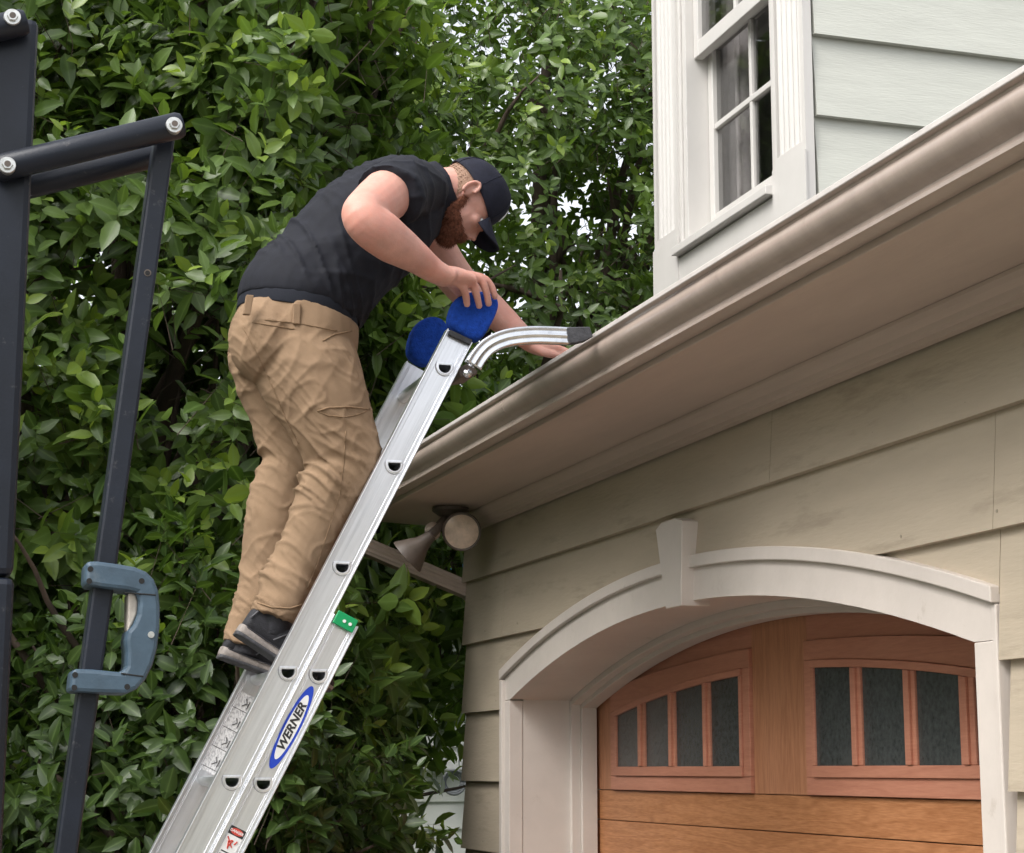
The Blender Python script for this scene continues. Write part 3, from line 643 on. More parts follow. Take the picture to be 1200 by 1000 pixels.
# ================================================================== LADDER RACK (black frame at left)
RY = 3.30
rack = thing('ladder_rack', 'black steel rack frame with blue-grey grab handle at the left edge', 'rack', (.128, RY, 0))
m = MB(); m.box((.082, RY-.04, 1.965), (.1705, RY+.04, 2.935)); m.build('post', M['black'], rack, bevel=.012)
m = MB(); m.box((.080, RY-.042, 0.01), (.1725, RY+.042, 1.962)); m.build('post_sleeve', M['black'], rack, bevel=.012)
m = MB(); m.box((.0, RY-.12, 0.005), (.26, RY+.12, .018)); m.build('base_plate', M['black'], rack, bevel=.002)
def arm(p0, p1, r=.0235):
    d = (p1-p0).normalized(); m = MB(); m.tube([p0-d*.002, p0+d*.006, p1-d*.006, p1+d*.002], [r*.85, r, r, r*.85], n=28)
    o = m.build('swing_arm', M['black'], rack, smooth=True)
    try: o.data.set_sharp_from_angle(angle=math.radians(40))
    except Exception: pass
    return o
YA, YB = RY-.062, RY+.092
a0 = P(-4, 198, YA); a1 = P(212, 146.5, YA); ar = arm(a0, a1); sh = Vector((0, YB-YA, 0)); arm(a0+sh, a1+sh)
b1 = P(29, 26, YA); b0 = b1+(a0-a1)*1.0; ar2 = arm(b0, b1); arm(b0+sh, b1+sh)
def bolt(p, parent):
    m = MB(); m.tube([p+Vector((0, .01, 0)), p+Vector((0, -.002, 0)), p+Vector((0, -.004, 0))], [.0145, .0145, .0135], n=24); o = m.build('bolt', M['bolt'], parent)
    m = MB(); m.tube([p+Vector((0, -.0041, 0)), p+Vector((0, -.010, 0))], [.0095, .0085], n=6); m.build('bolt_head', M['bolt'], parent)
    m = MB(); m.tube([p+Vector((0, -.0101, 0)), p+Vector((0, -.0106, 0))], [.0055, .0055], n=12); m.build('bolt_socket', M['fixture'], parent)
for (x, y) in ((8.5, 194), (204, 147)): bolt(P(x, y, YA-.0235), ar)
bolt(P(14.5, 20.5, YA-.0235), ar2)
for (x, y) in ((8.5, 194), (204, 147)): 
    q = P(x, y, YA); m = MB(); m.tube([q+Vector((0, -.01, 0)), q+Vector((0, sh.y+.03, 0))], .009, n=12); m.build('pivot_pin', M['bolt'], rack)
# hanging flat bar
h0 = P(192, 160, RY); h1 = P(76.5, 1000, RY); dd = (h1-h0).normalized(); perp = Vector((dd.z, 0, -dd.x)); hw = .0175
if perp.x < 0: perp = -perp
h2 = h1+dd*.5
m = MB(); m.poly([h0-perp*hw, h0+perp*hw, h2+perp*hw*1.0, h2-perp*hw], (0, -.03, 0), (0, .03, 0)); hb = m.build('hanging_bar', M['black'], rack, bevel=.005)
m = MB(); q = P(173, 320, RY-.030); m.tube([q, q+Vector((0, -.0012, 0))], .0062, n=16); m.build('hole_grommet', M['fixture'], hb)
m = MB(); q = P(173, 320, RY-.0314); m.tube([q, q+Vector((0, -.0004, 0))], .0042, n=16); m.build('bar_hole', M['dark'], hb)
HY = RY-.01
outl = [(98, 661), (113, 661), (135, 664), (155, 667.5), (168, 673), (177, 682), (182, 695), (184, 715), (183.5, 738), (180.5, 762), (175, 782), (167, 798), (157, 809), (145, 814.5), (120, 814), (79, 812), (82, 785.5), (105, 786), (130, 788.5), (141, 789.5), (145, 782), (145.5, 766), (144, 752), (146, 742), (153, 734), (158, 722), (159, 708), (157, 697.5), (146, 694.5), (120, 691.5), (97, 688)]
m = MB(); m.poly([P(x, y, HY) for x, y in outl], (0, -.045, 0), (0, .045, 0)); hd = m.build('grab_handle', M['handle'], rack, bevel=.007)
hd['label'] = 'blue-grey plastic grab handle'
HF = HY-.045
for (x, y) in ((106, 667), (104.5, 681), (166, 681), (88, 791), (87, 806), (149, 805)):
    m = MB(); q = P(x, y, HF); m.tube([q+Vector((0, .001, 0)), q+Vector((0, -.0006, 0))], .0048, n=14); m.build('handle_screw', M['dark'], hd)
m = MB(); q = P(177, 744, HF); m.tube([q+Vector((0, .001, 0)), q+Vector((0, -.002, 0))], .0055, n=14); m.build('handle_rivet', M['bolt'], hd)
m = MB(); m.poly([P(x, y, HY) for x, y in ((148, 697), (157, 698.5), (159, 708), (158, 721), (153, 733), (147.5, 741))], (0, -.030, 0), (0, .030, 0)); m.build('grip_insert', M['cream'], hd, bevel=.003)
for (a, b) in (((146, 694.8), (182.5, 697.5)), ((142, 789.3), (168, 793))):
    m = MB(); m.tube([P(*a, HF), P(*b, HF)], .0013, n=6); m.build('handle_seam', M['dark'], hd)

# ================================================================== PERSON
man = thing('person', 'bearded man in black shirt, black cap and khaki trousers standing on the ladder', 'person', (1.02, 4.76, 1.90))
PY = 4.76
def catmull(rows, k=4):
    rows = [np.array(r, float) for r in rows]; out = []
    for i in range(len(rows)-1):
        p0 = rows[max(i-1, 0)]; p1 = rows[i]; p2 = rows[i+1]; p3 = rows[min(i+2, len(rows)-1)]
        for j in range(k):
            t = j/k; out.append(.5*((2*p1)+(-p0+p2)*t+(2*p0-5*p1+4*p2-p3)*t*t+(-p0+3*p1-3*p2+p3)*t**3))
    out.append(rows[-1]); return out
def loft(mb, secs, n=22, k=4, lat=Vector((0, 1, 0))):
    """secs rows: (px,py,Y,ra,rb): ra across the limb in the picture's plane, rb along the lateral axis"""
    rows = [list(P(s_[0], s_[1], s_[2]))+[s_[3], s_[4]] for s_ in secs]
    rows = catmull(rows, k); pts = [Vector(r[:3]) for r in rows]; v = []; f = []
    for i, p in enumerate(pts):
        t = (pts[min(i+1, len(pts)-1)]-pts[max(i-1, 0)]).normalized(); b = (lat-t*lat.dot(t))
        b = b.normalized() if b.length > .25 else Vector((0, 0, 1)).cross(t).normalized()
        a = t.cross(b).normalized()
        for q in range(n):
            w = 2*math.pi*q/n; v.append(p+a*math.cos(w)*rows[i][3]+b*math.sin(w)*rows[i][4])
    m = len(pts)
    for i in range(m-1):
        for q in range(n): f.append((i*n+q, i*n+(q+1) % n, (i+1)*n+(q+1) % n, (i+1)*n+q))
    f.append(tuple(range(n))[::-1]); f.append(tuple(range((m-1)*n, m*n))); mb.add(v, f)
def ball(mb, c_, ax, r, n=20):
    """ellipsoid; ax = 3 axis vectors, r = 3 radii"""
    v = []; f = []; ax = [Vector(a) for a in ax]
    for i in range(n+1):
        ph = math.pi*i/n
        for j in range(n):
            w = 2*math.pi*j/n; v.append(Vector(c_)+ax[0]*r[0]*math.sin(ph)*math.cos(w)+ax[1]*r[1]*math.sin(ph)*math.sin(w)+ax[2]*r[2]*math.cos(ph))
    for i in range(n):
        for j in range(n): f.append((i*n+j, i*n+(j+1) % n, (i+1)*n+(j+1) % n, (i+1)*n+j))
    mb.add(v, f)
def remesh(mb, name, mt, parent, voxel, smooth_it, disp=None, fac=.5):
    me = bpy.data.meshes.new(name); me.from_pydata(mb.v, [], mb.f); me.update()
    bm = bmesh.new(); bm.from_mesh(me); bmesh.ops.remove_doubles(bm, verts=bm.verts, dist=1e-6); bmesh.ops.recalc_face_normals(bm, faces=bm.faces); bm.to_mesh(me); bm.free()
    o = bpy.data.objects.new(name, me); COL.objects.link(o)
    r = o.modifiers.new('r', 'REMESH'); r.mode = 'VOXEL'; r.voxel_size = voxel; r.adaptivity = 0
    s_ = o.modifiers.new('s', 'SMOOTH'); s_.factor = fac; s_.iterations = smooth_it
    dg = bpy.context.evaluated_depsgraph_get(); me2 = bpy.data.meshes.new_from_object(o.evaluated_get(dg)); bpy.data.objects.remove(o)
    me2.name = name
    if disp:
        nv = len(me2.vertices); co = np.empty(nv*3); me2.vertices.foreach_get('co', co); co = co.reshape(-1, 3)
        no = np.empty(nv*3); me2.vertices.foreach_get('normal', no); no = no.reshape(-1, 3)
        d = np.array([disp(Vector(c_), Vector(q)) for c_, q in zip(co, no)]); co = co+no*d[:, None]
        me2.vertices.foreach_set('co', co.ravel()); me2.update()
    me2.materials.clear(); me2.materials.append(mt); me2.shade_smooth()
    o2 = bpy.data.objects.new(name, me2); link(o2, parent); return o2
# head frame
HC = P(545, 235, PY)
# picture directions -> world directions in the plane Y=PY
def pdir(dx, dy):
    a = P(550, 231, PY); b = P(550+dx, 231+dy, PY); return (b-a).normalized()
hu = pdir(.88, -.47); hf = Vector((0, 1, 0)).cross(hu).normalized()
if hf.dot(pdir(.48, .88)) < 0: hf = -hf
hs_ = Vector((0, -1, 0))
def H(f, s_, u): return HC+hf*f+hs_*s_+hu*u
body = MB()
# torso, neck, arms, legs: one continuous surface
TOR = [(338, 455, PY, .13, .15), (345, 430, PY, .145, .17), (348, 400, PY, .150, .18), (350, 363, PY, .145, .170), (376, 328, PY, .142, .165), (401, 297, PY, .140, .170), (432, 270, PY, .140, .185), (462, 248, PY, .130, .19), (488, 232, PY, .10, .16), (505, 226, PY, .072, .085)]
loft(body, TOR)
loft(body, [(488, 232, PY, .070, .075), (510, 226, PY, .064, .066), (530, 223, PY, .062, .062), (545, 222, PY, .062, .06)])
loft(body, [(484, 220, 4.62, .068, .066), (472, 221, 4.56, .067, .067), (456, 227, 4.48, .066, .063), (439, 240, 4.40, .060, .056), (426, 251, 4.345, .053, .050), (430, 261, 4.335, .053, .050), (447, 274, 4.35, .056, .052), (465, 287, 4.375, .051, .047), (485, 300, 4.405, .041, .038), (502, 313, 4.435, .033, .034), (515, 321, 4.45, .028, .036), (524, 325, 4.46, .026, .040)], k=4)
# right hand
def chain(mb, pts, rr, n=12, k=4):
    rows = catmull([list(P(*p))+[r] for p, r in zip(pts, rr)], k)
    mb2 = MB(); mb2.tube([r[:3] for r in rows], [r[3] for r in rows], n=n); mb.add(mb2.v, mb2.f)
    ball(mb, rows[-1][:3], ((1, 0, 0), (0, 1, 0), (0, 0, 1)), (rows[-1][3],)*3, n=10)
loft(body, [(520, 323, 4.46, .026, .036), (532, 325, 4.475, .025, .042), (543, 328, 4.49, .022, .044), (551, 331, 4.495, .017, .042)], lat=Vector((0, 1, .1)))
chain(body, [(531, 329, 4.462), (540, 334, 4.466), (545, 343, 4.478), (547.5, 357, 4.500)], [.0125, .0115, .0100, .0085])
chain(body, [(538, 325, 4.468), (552, 329, 4.474), (557.5, 342, 4.484), (561.5, 359, 4.508)], [.013, .0122, .0106, .0088])
chain(body, [(542, 322, 4.480), (562, 327, 4.488), (569, 340, 4.494), (572.5, 356, 4.510)], [.013, .0122, .0104, .0088])
chain(body, [(545, 322, 4.500), (566, 327, 4.510), (576, 337, 4.514), (580, 348, 4.518)], [.013, .0120, .0102, .0088])
chain(body, [(528, 330, 4.490), (536, 340, 4.535), (545, 345, 4.575), (556, 347, 4.60)], [.015, .0135, .012, .0105])
# left arm
loft(body, [(480, 232, 4.90, .08, .07), (495, 262, 4.97, .066, .062), (515, 300, 5.0, .058, .055), (540, 334, 5.0, .052, .05), (556, 348, 4.985, .050, .048), (576, 364, 4.96, .046, .044), (596, 381, 4.93, .038, .036), (612, 394, 4.905, .030, .030), (622, 401, 4.92, .027, .032)])
loft(body, [(618, 399, 4.92, .027, .032), (630, 405, 4.93, .026, .040), (642, 409, 4.93, .021, .042)])
for i, (dy, ex, ey) in enumerate(((-.032, 660, 420), (-.012, 664, 415), (.010, 664, 411), (.030, 659, 408))):
    chain(body, [(634, 405, 4.93+dy), (646, 407, 4.93+dy), (657, 410, 4.93+dy), (ex+4, ey+4, 4.93+dy), (ex+6, ey+16, 4.93+dy)], [.012, .0115, .0105, .0098, .0088])
chain(body, [(624, 406, 4.90), (636, 413, 4.885), (648, 416, 4.89), (657, 419, 4.90)], [.014, .0125, .011, .0095])
# legs
LEGN = [(355, 425, 4.67, .115, .105), (372, 470, 4.655, .098, .088), (392, 515, 4.65, .080, .075), (402, 548, 4.65, .068, .066), (390, 585, 4.66, .062, .062), (366, 630, 4.68, .054, .054), (340, 680, 4.69, .042, .044), (322, 720, 4.69, .040, .042)]
LEGF = [(325, 425, 4.86, .115, .105), (335, 470, 4.865, .098, .088), (345, 515, 4.865, .080, .075), (348, 552, 4.865, .066, .066), (326, 605, 4.865, .060, .060), (312, 660, 4.865, .050, .052), (298, 710, 4.865, .040, .042), (286, 748, 4.865, .038, .040)]
loft(body, LEGN); loft(body, LEGF)
# head
ball(body, H(-.004, 0, .022), (hf, hs_, hu), (.092, .074, .088)); ball(body, H(.022, 0, -.030), (hf, hs_, hu), (.066, .060, .075)); ball(body, H(.046, 0, -.070), (hf, hs_, hu), (.036, .042, .030))
ball(body, H(.082, 0, .006), (hf, hs_, hu), (.012, .045, .012))                   # brow
m_ = MB(); m_.tube([H(.078, 0, .000), H(.090, 0, -.024), H(.099, 0, -.041)], [.008, .0105, .0125], n=12); body.add(m_.v, m_.f)
ball(body, H(.087, .009, -.046), (hf, hs_, hu), (.010, .008, .007)); ball(body, H(.087, -.009, -.046), (hf, hs_, hu), (.010, .008, .007))
ball(body, H(.078, 0, -.066), (hf, hs_, hu), (.011, .022, .006)); ball(body, H(.076, 0, -.076), (hf, hs_, hu), (.011, .019, .006))
for s_ in (1, -1):
    ball(body, H(.060, s_*.036, -.022), (hf, hs_, hu), (.020, .022, .018))      # cheekbones
# ears (rim + lobe)
for s_ in (1, -1):
    e = MB(); pts = []
    for k in range(9):
        a = math.radians(-70+k*31); pts.append(H(-.006-.015*math.cos(a)*1.0-.004, s_*(.080+.006*(1 if k < 8 else .5)), -.002+.027*math.sin(a)))
    e.tube(pts, [.004]+[.0052]*7+[.0045], n=8); body.add(e.v, e.f)
    ball(body, H(-.008, s_*.074, -.004), (hf, (hs_*s_+hf*-.35).normalized(), hu), (.012, .007, .024))
def skin_disp(p, n_): return .0012*noise.noise(p*22)
body_o = remesh(body, 'body', M['skin'], man, .0042, 3, skin_disp)
# eyes
for s_ in (1, -1):
    e = MB(); ball(e, H(.0690, s_*.031, -.006), (hf, hs_, hu), (.0115, .0125, .0105), n=14); e.build('eye', M['sticker_white'], man, smooth=True)
    e = MB(); e.tube([H(.083, s_*.048, .010), H(.089, s_*.036, .014), H(.090, s_*.020, .012)], [.0025, .0038, .003], n=8); e.build('eyebrow', M['beard'], man, smooth=True)
# beard and stubble hair
b = MB()
ball(b, H(.044, 0, -.082), (hf, hs_, hu), (.042, .046, .032)); ball(b, H(.060, 0, -.096), (hf, hs_, hu), (.030, .036, .024))
for s_ in (1, -1):
    ball(b, H(.022, s_*.043, -.066), (hf, hs_, hu), (.032, .018, .022)); ball(b, H(.006, s_*.054, -.044), (hf, hs_, hu), (.014, .011, .024)); ball(b, H(.000, s_*.062, -.024), (hf, hs_, hu), (.007, .007, .020)); ball(b, H(.050, s_*.030, -.076), (hf, hs_, hu), (.028, .020, .024))
m_ = MB(); m_.tube([H(.072, .030, -.076), H(.084, .018, -.061), H(.088, 0, -.058), H(.084, -.018, -.061), H(.072, -.030, -.076)], [.006, .0075, .0075, .0075, .006], n=8); b.add(m_.v, m_.f)
beard_o = remesh(b, 'beard', M['beard'], man, .0032, 5, lambda p, n_: .0022*noise.noise(p*130)+.0016*noise.noise(p*300))
b = MB(); ball(b, H(-.006, 0, .022), (hf, hs_, hu), (.0945, .0765, .0895), n=40)
# keep only back and sides below the cap
hv = [Vector(v) for v in b.v]
def hair_keep(p):
    q = p-HC; f, s_, u = q.dot(hf), q.dot(hs_), q.dot(hu)
    return u < .045 and (f < -.004 - .12*max(0, -u-.0)) and u > -.045-.35*(f+.06) 
hf_ = [fc for fc in b.f if all(hair_keep(hv[i]) for i in fc)]
hair_o = mesh_obj('hair', b.v, hf_, M['hair'], man, smooth=True)
def strands(src, name, mt, n, ln, rad, seed, down=None):
    rr = random.Random(seed); me = src.data; m_ = MB(); v = []; f = []; np_ = len(me.polygons)
    for _ in range(n):
        p_ = me.polygons[rr.randrange(np_)]; vs_ = [me.vertices[i].co for i in p_.vertices]; ws_ = [rr.random()+.01 for _q in vs_]; c_ = sum((v_*w_ for v_, w_ in zip(vs_, ws_)), Vector())/sum(ws_); d_ = (p_.normal+Vector((rr.gauss(0, .35), rr.gauss(0, .35), rr.gauss(0, .35)))+(down or Vector())).normalized(); s1 = d_.orthogonal().normalized()*rad; s2 = d_.cross(s1); k = len(v); L_ = ln*rr.uniform(.5, 1.2)
        mid = c_+d_*L_*.6; tip = c_+d_*L_+(down or Vector())*L_*.35
        v += [c_+s1, c_-s1*.5+s2*.8, c_-s1*.5-s2*.8, mid+s1*.7, mid-s1*.35+s2*.56, mid-s1*.35-s2*.56, tip]
        f += [(k, k+1, k+4, k+3), (k+1, k+2, k+5, k+4), (k+2, k, k+3, k+5), (k+3, k+4, k+6), (k+4, k+5, k+6), (k+5, k+3, k+6)]
    m_.add(v, f); o = mesh_obj(name, m_.v, m_.f, mt, src); o['kind'] = 'stuff'; return o
strands(beard_o, 'beard_hair', M['beard'], 6000, .009, .0005, 3, (hf*.5-hu*.9))
strands(hair_o, 'hair_stubble', M['hair'], 2600, .0035, .00045, 4)
# cap: dome, band, brim
cm = MB(); v = []; f = []; n1, n2 = 16, 40
def dome_pt(a, w, k=1.0):
    # a: 0 at band .. 1 at the crown ; w around
    R_ = math.cos(a*math.pi/2)**.62; h = math.sin(a*math.pi/2)**.9
    ff = math.cos(w); ss = math.sin(w)
    rf = .101 if ff > 0 else .101
    return H(-.006+rf*k*R_*ff, .0835*k*R_*ss, .018+.006*ff*(1-a)*-1+.098*k*h+.010*ff*math.sin(a*3.14))
for i in range(n1+1):
    for j in range(n2): v.append(dome_pt(i/n1, 2*math.pi*j/n2)+Vector((0, 0, .0008*math.sin(j*5))))
for i in range(n1):
    for j in range(n2): f.append((i*n2+j, i*n2+(j+1) % n2, (i+1)*n2+(j+1) % n2, (i+1)*n2+j))
cm.add(v, f)
cap = cm.build('cap', M['cap'], man, smooth=True); sm = cap.modifiers.new('t', 'SOLIDIFY'); sm.thickness = .003; sm.offset = -1
cm = MB(); v = []; f = []; na, nb = 10, 24
for i in range(na+1):
    for j in range(nb+1):
        s_ = -1+2*j/nb; w = s_*.63
        bf = -.006+.099*math.cos(w); bs = .082*math.sin(w)
        ln = .068*math.sqrt(max(0, 1-abs(s_)**3.2)); t = i/na
        ff = bf+ln*t*1.0; ss_ = bs*(1+.22*t)
        v.append(H(ff, ss_, .015-.036*(ss_/.062)**2*(.12+.88*t)-.010*t+.004))
for i in range(na):
    for j in range(nb): f.append((i*(nb+1)+j, i*(nb+1)+j+1, (i+1)*(nb+1)+j+1, (i+1)*(nb+1)+j))
cm.add(v, f); br = cm.build('cap_brim', M['cap'], cap, smooth=True); sm = br.modifiers.new('t', 'SOLIDIFY'); sm.thickness = .004; sm.offset = 0
for j in range(6):
    w = math.pi*j/3+math.pi/6; m_ = MB(); m_.tube([dome_pt(a/10, w, 1.004) for a in range(0, 10)], .0009, n=5); m_.build('cap_seam', M['cap'], cap)
m_ = MB(); m_.tube([H(-.006, 0, .1165), H(-.006, 0, .122)], [.007, .004], n=10); m_.build('cap_button', M['cap'], cap)
m_ = MB(); m_.tube([dome_pt(.22, -.10, 1.012), dome_pt(.30, .02, 1.012), dome_pt(.40, -.06, 1.012), dome_pt(.44, .06, 1.012)], .0022, n=6); m_.tube([dome_pt(.22, .06, 1.012), dome_pt(.40, .12, 1.012)], .002, n=6); m_.build('cap_emblem', M['sticker_white'], cap)
# ---- shirt
sh_ = MB()
loft(sh_, [(348, 366, PY, .156, .184), (350, 359, PY, .162, .190), (356, 348, PY, .162, .190), (378, 326, PY, .158, .182), (403, 296, PY, .158, .184), (434, 268, PY, .155, .197), (463, 246, PY, .146, .200), (488, 232, PY, .112, .165), (503, 226, PY, .082, .095)], n=28)
loft(sh_, [(490, 225, 4.65, .080, .082), (478, 221, 4.585, .085, .088), (465, 223, 4.52, .086, .087), (454.5, 231, 4.455, .087, .084)])
loft(sh_, [(485, 228, 4.87, .085, .08), (489, 248, 4.94, .082, .078), (498, 268, 4.975, .074, .072)])
def ridge(p, fx, fy, fz, seed):
    v_ = noise.noise(Vector((p.x*fx+seed, p.y*fy, p.z*fz))); return 1-abs(v_)*2.2
ta = (P(490, 230, PY)-P(350, 362, PY)).normalized(); tb = Vector((0, 1, 0)).cross(ta)
def shirt_disp(p, n_):
    q = p-P(350, 362, PY); a = q.dot(ta); b_ = q.dot(tb)
    w1 = noise.noise(Vector((a*9+b_*5, b_*3, p.y*4))); w2 = noise.noise(Vector((a*22+b_*12, b_*3+3, p.y*3)))
    w3 = noise.noise(Vector((a*7-b_*22, b_*9, p.y*6+9)))
    k = 1.0+.8*math.exp(-((a-.06)/.09)**2); fade = min(1, max(0, (a+.005)/.05))
    r = (1-abs(w2)*2)
    r5 = 1-abs(noise.noise(Vector((a*13-b_*13+7, b_*4, p.y*5))))*2.6
    return fade*(.006*w1+.0065*k*(r**3 if r > 0 else 0)*.8+.004*max(r5, 0)**2-.004+.004*w3)
remesh(sh_, 't_shirt', M['shirt'], man, .0058, 3, shirt_disp)
cl = MB(); loft(cl, [(492, 232, PY, .088, .100), (502, 228, PY, .085, .092), (512, 224.5, PY, .080, .084), (520, 221.5, PY, .079, .080)])
colr = remesh(cl, 'shirt_collar', M['shirt'], man, .005, 2, lambda p, n_: .003*noise.noise(p*35))
# sleeve hem ring
q0, q1 = P(457, 227.5, 4.475), P(454, 230, 4.458)
m_ = MB(); d_ = (q1-q0).normalized(); a_ = d_.cross(Vector((0, 0, 1))).normalized(); c_ = d_.cross(a_)
# ---- belt
bl = MB(); loft(bl, [(346, 379, PY, .154, .184), (347.5, 373, PY, .156, .186), (350, 364, PY, .156, .186), (351.5, 358, PY, .150, .180)], n=40, k=3)
# tilt: the belt follows the waist
bl.build('belt', M['belt'], man, smooth=True)
# ---- trousers
tr = MB()
loft(tr, [(340, 450, PY, .13, .165), (344, 425, PY, .150, .190), (347, 400, PY, .157, .196), (347, 380, PY, .157, .190), (349, 371, PY, .154, .186)], n=30)
loft(tr, [(350, 410, 4.68, .130, .115), (362, 440, 4.665, .134, .120), (380, 475, 4.655, .122, .112), (394, 508, 4.65, .108, .100), (405, 536, 4.65, .092, .092), (404, 554, 4.65, .086, .090), (392, 572, 4.655, .088, .088), (376, 605, 4.665, .080, .082), (360, 640, 4.675, .073, .077), (346, 668, 4.685, .070, .075), (337, 688, 4.69, .077, .080), (332, 702, 4.69, .068, .075), (327, 717, 4.69, .069, .075), (323, 727, 4.69, .068, .074)])
loft(tr, [(318, 400, 4.85, .125, .115), (330, 438, 4.86, .128, .118), (342, 478, 4.865, .118, .110), (349, 515, 4.865, .112, .102), (350, 545, 4.865, .098, .094), (336, 572, 4.865, .093, .090), (324, 606, 4.865, .085, .086), (317, 650, 4.865, .077, .080), (310, 690, 4.865, .072, .076), (300, 720, 4.865, .066, .07), (294, 738, 4.865, .066, .068), (286, 760, 4.865, .061, .064)])
ball(tr, P(312, 398, 4.67), ((1, 0, 0), (0, 1, 0), (0, 0, 1)), (.100, .10, .115)); ball(tr, P(311, 398, 4.85), ((1, 0, 0), (0, 1, 0), (0, 0, 1)), (.100, .10, .115))
KN = P(405, 548, 4.65).z; AN = P(335, 700, 4.69).z
def pant_disp(p, n_):
    z = p.z
    kz = math.exp(-((z-KN)/.10)**2); az = math.exp(-((z-AN-.03)/.16)**2); hz = math.exp(-((z-P(345, 400, PY).z)/.10)**2)
    sl = (z+.55*p.x)
    r1 = 1-abs(noise.noise(Vector((p.x*5, p.y*6, sl*17))))*2.4
    r2 = 1-abs(noise.noise(Vector((p.x*7+5, p.y*7, (z-.35*p.x)*30))))*2.4
    r3 = 1-abs(noise.noise(Vector(((p.x-.5*z)*16, p.y*6+2, z*5))))*2.4
    f_ = lambda r: (max(r, 0))**2
    r6 = 1-abs(noise.noise(Vector((p.x*11+(z*3), p.y*9, z*13+4))))*3.2
    m1 = .5+.5*noise.noise(Vector((p.x*6, p.y*6, z*6+11)))*1.6; m2 = .5+.5*noise.noise(Vector((p.x*8+3, p.y*8, z*8)))*1.6
    r4 = 1-abs(noise.noise(Vector((p.x*4+2, p.y*4, (z+1.1*p.x)*38))))*2.6
    fade = min(1, max(0, -(p-P(349, 375, PY)).dot(ta)/.03))
    return fade*((.0030+.007*kz+.004*az)*f_(r1)**1.5*m1+(.0040+.006*kz+.006*az)*f_(r4)**2*m2+(.0040+.003*hz)*f_(r3)**1.6*m2+.0035*f_(r6)**2.5-.005)+.004*noise.noise(p*6)
pants = remesh(tr, 'trousers', M['khaki'], man, .0052, 5, pant_disp)
bm = bmesh.new(); bm.from_mesh(pants.data); bm.transform(pants.matrix_world) if False else None
bvh = BVHTree.FromBMesh(bm)
def surf_line(px, name, mt, r, lift=.001, parent=pants, step=4):
    pts = []
    for (x0, y0), (x1, y1) in zip(px[:-1], px[1:]):
        n_ = max(1, int(math.hypot(x1-x0, y1-y0)/step))
        for k in range(n_+1):
            if k == n_ and (x1, y1) != px[-1]: continue
            x, y = x0+(x1-x0)*k/n_, y0+(y1-y0)*k/n_
            h = bvh.ray_cast(CP, ray(x, y).normalized())
            if h[0] is not None:
                if pts and (h[0]-pts[-1]).length > .08: continue
                pts.append(h[0]+h[1]*lift)
    if len(pts) > 1:
        m_ = MB(); m_.tube(pts, r, n=6); return m_.build(name, mt, parent, smooth=True)
surf_line([(285, 384), (300, 412), (318, 450), (335, 490), (350, 520)], 'side_seam', M['khaki_seam'], .0012)
surf_line([(296, 378), (320, 382), (345, 386)], 'pocket_seam', M['khaki_seam'], .0015)
surf_line([(372, 482), (385, 478), (410, 477), (433, 480)], 'cargo_pocket_zip', M['khaki_seam'], .0022)
surf_line([(372, 482), (384, 487), (405, 489), (420, 486), (433, 480)], 'pocket_seam', M['khaki_seam'], .0013)
surf_line([(378, 400), (392, 392), (412, 388)], 'pocket_seam', M['khaki_seam'], .0018)
surf_line([(405, 505), (403, 540), (398, 580), (385, 620), (372, 660), (360, 690)], 'leg_seam', M['khaki_seam'], .0012)
surf_line([(302, 707), (320, 712), (340, 713), (356, 708)], 'cuff_hem', M['khaki_seam'], .0020)
surf_line([(310, 375), (350, 379), (395, 388)], 'waistband_seam', M['khaki_seam'], .0012)
bm.free()
# belt loops
def loop_at(x0, y0, x1, y1):
    Yb = 4.572
    m_ = MB(); a_, b_ = P(x0, y0, Yb), P(x1, y1, Yb); m_.poly([a_+Vector((-.009, 0, 0)), a_+Vector((.009, 0, 0)), b_+Vector((.009, 0, 0)), b_+Vector((-.009, 0, 0))], (0, -.004, 0), (0, .010, 0)); m_.build('belt_loop', M['khaki'], pants, bevel=.002)
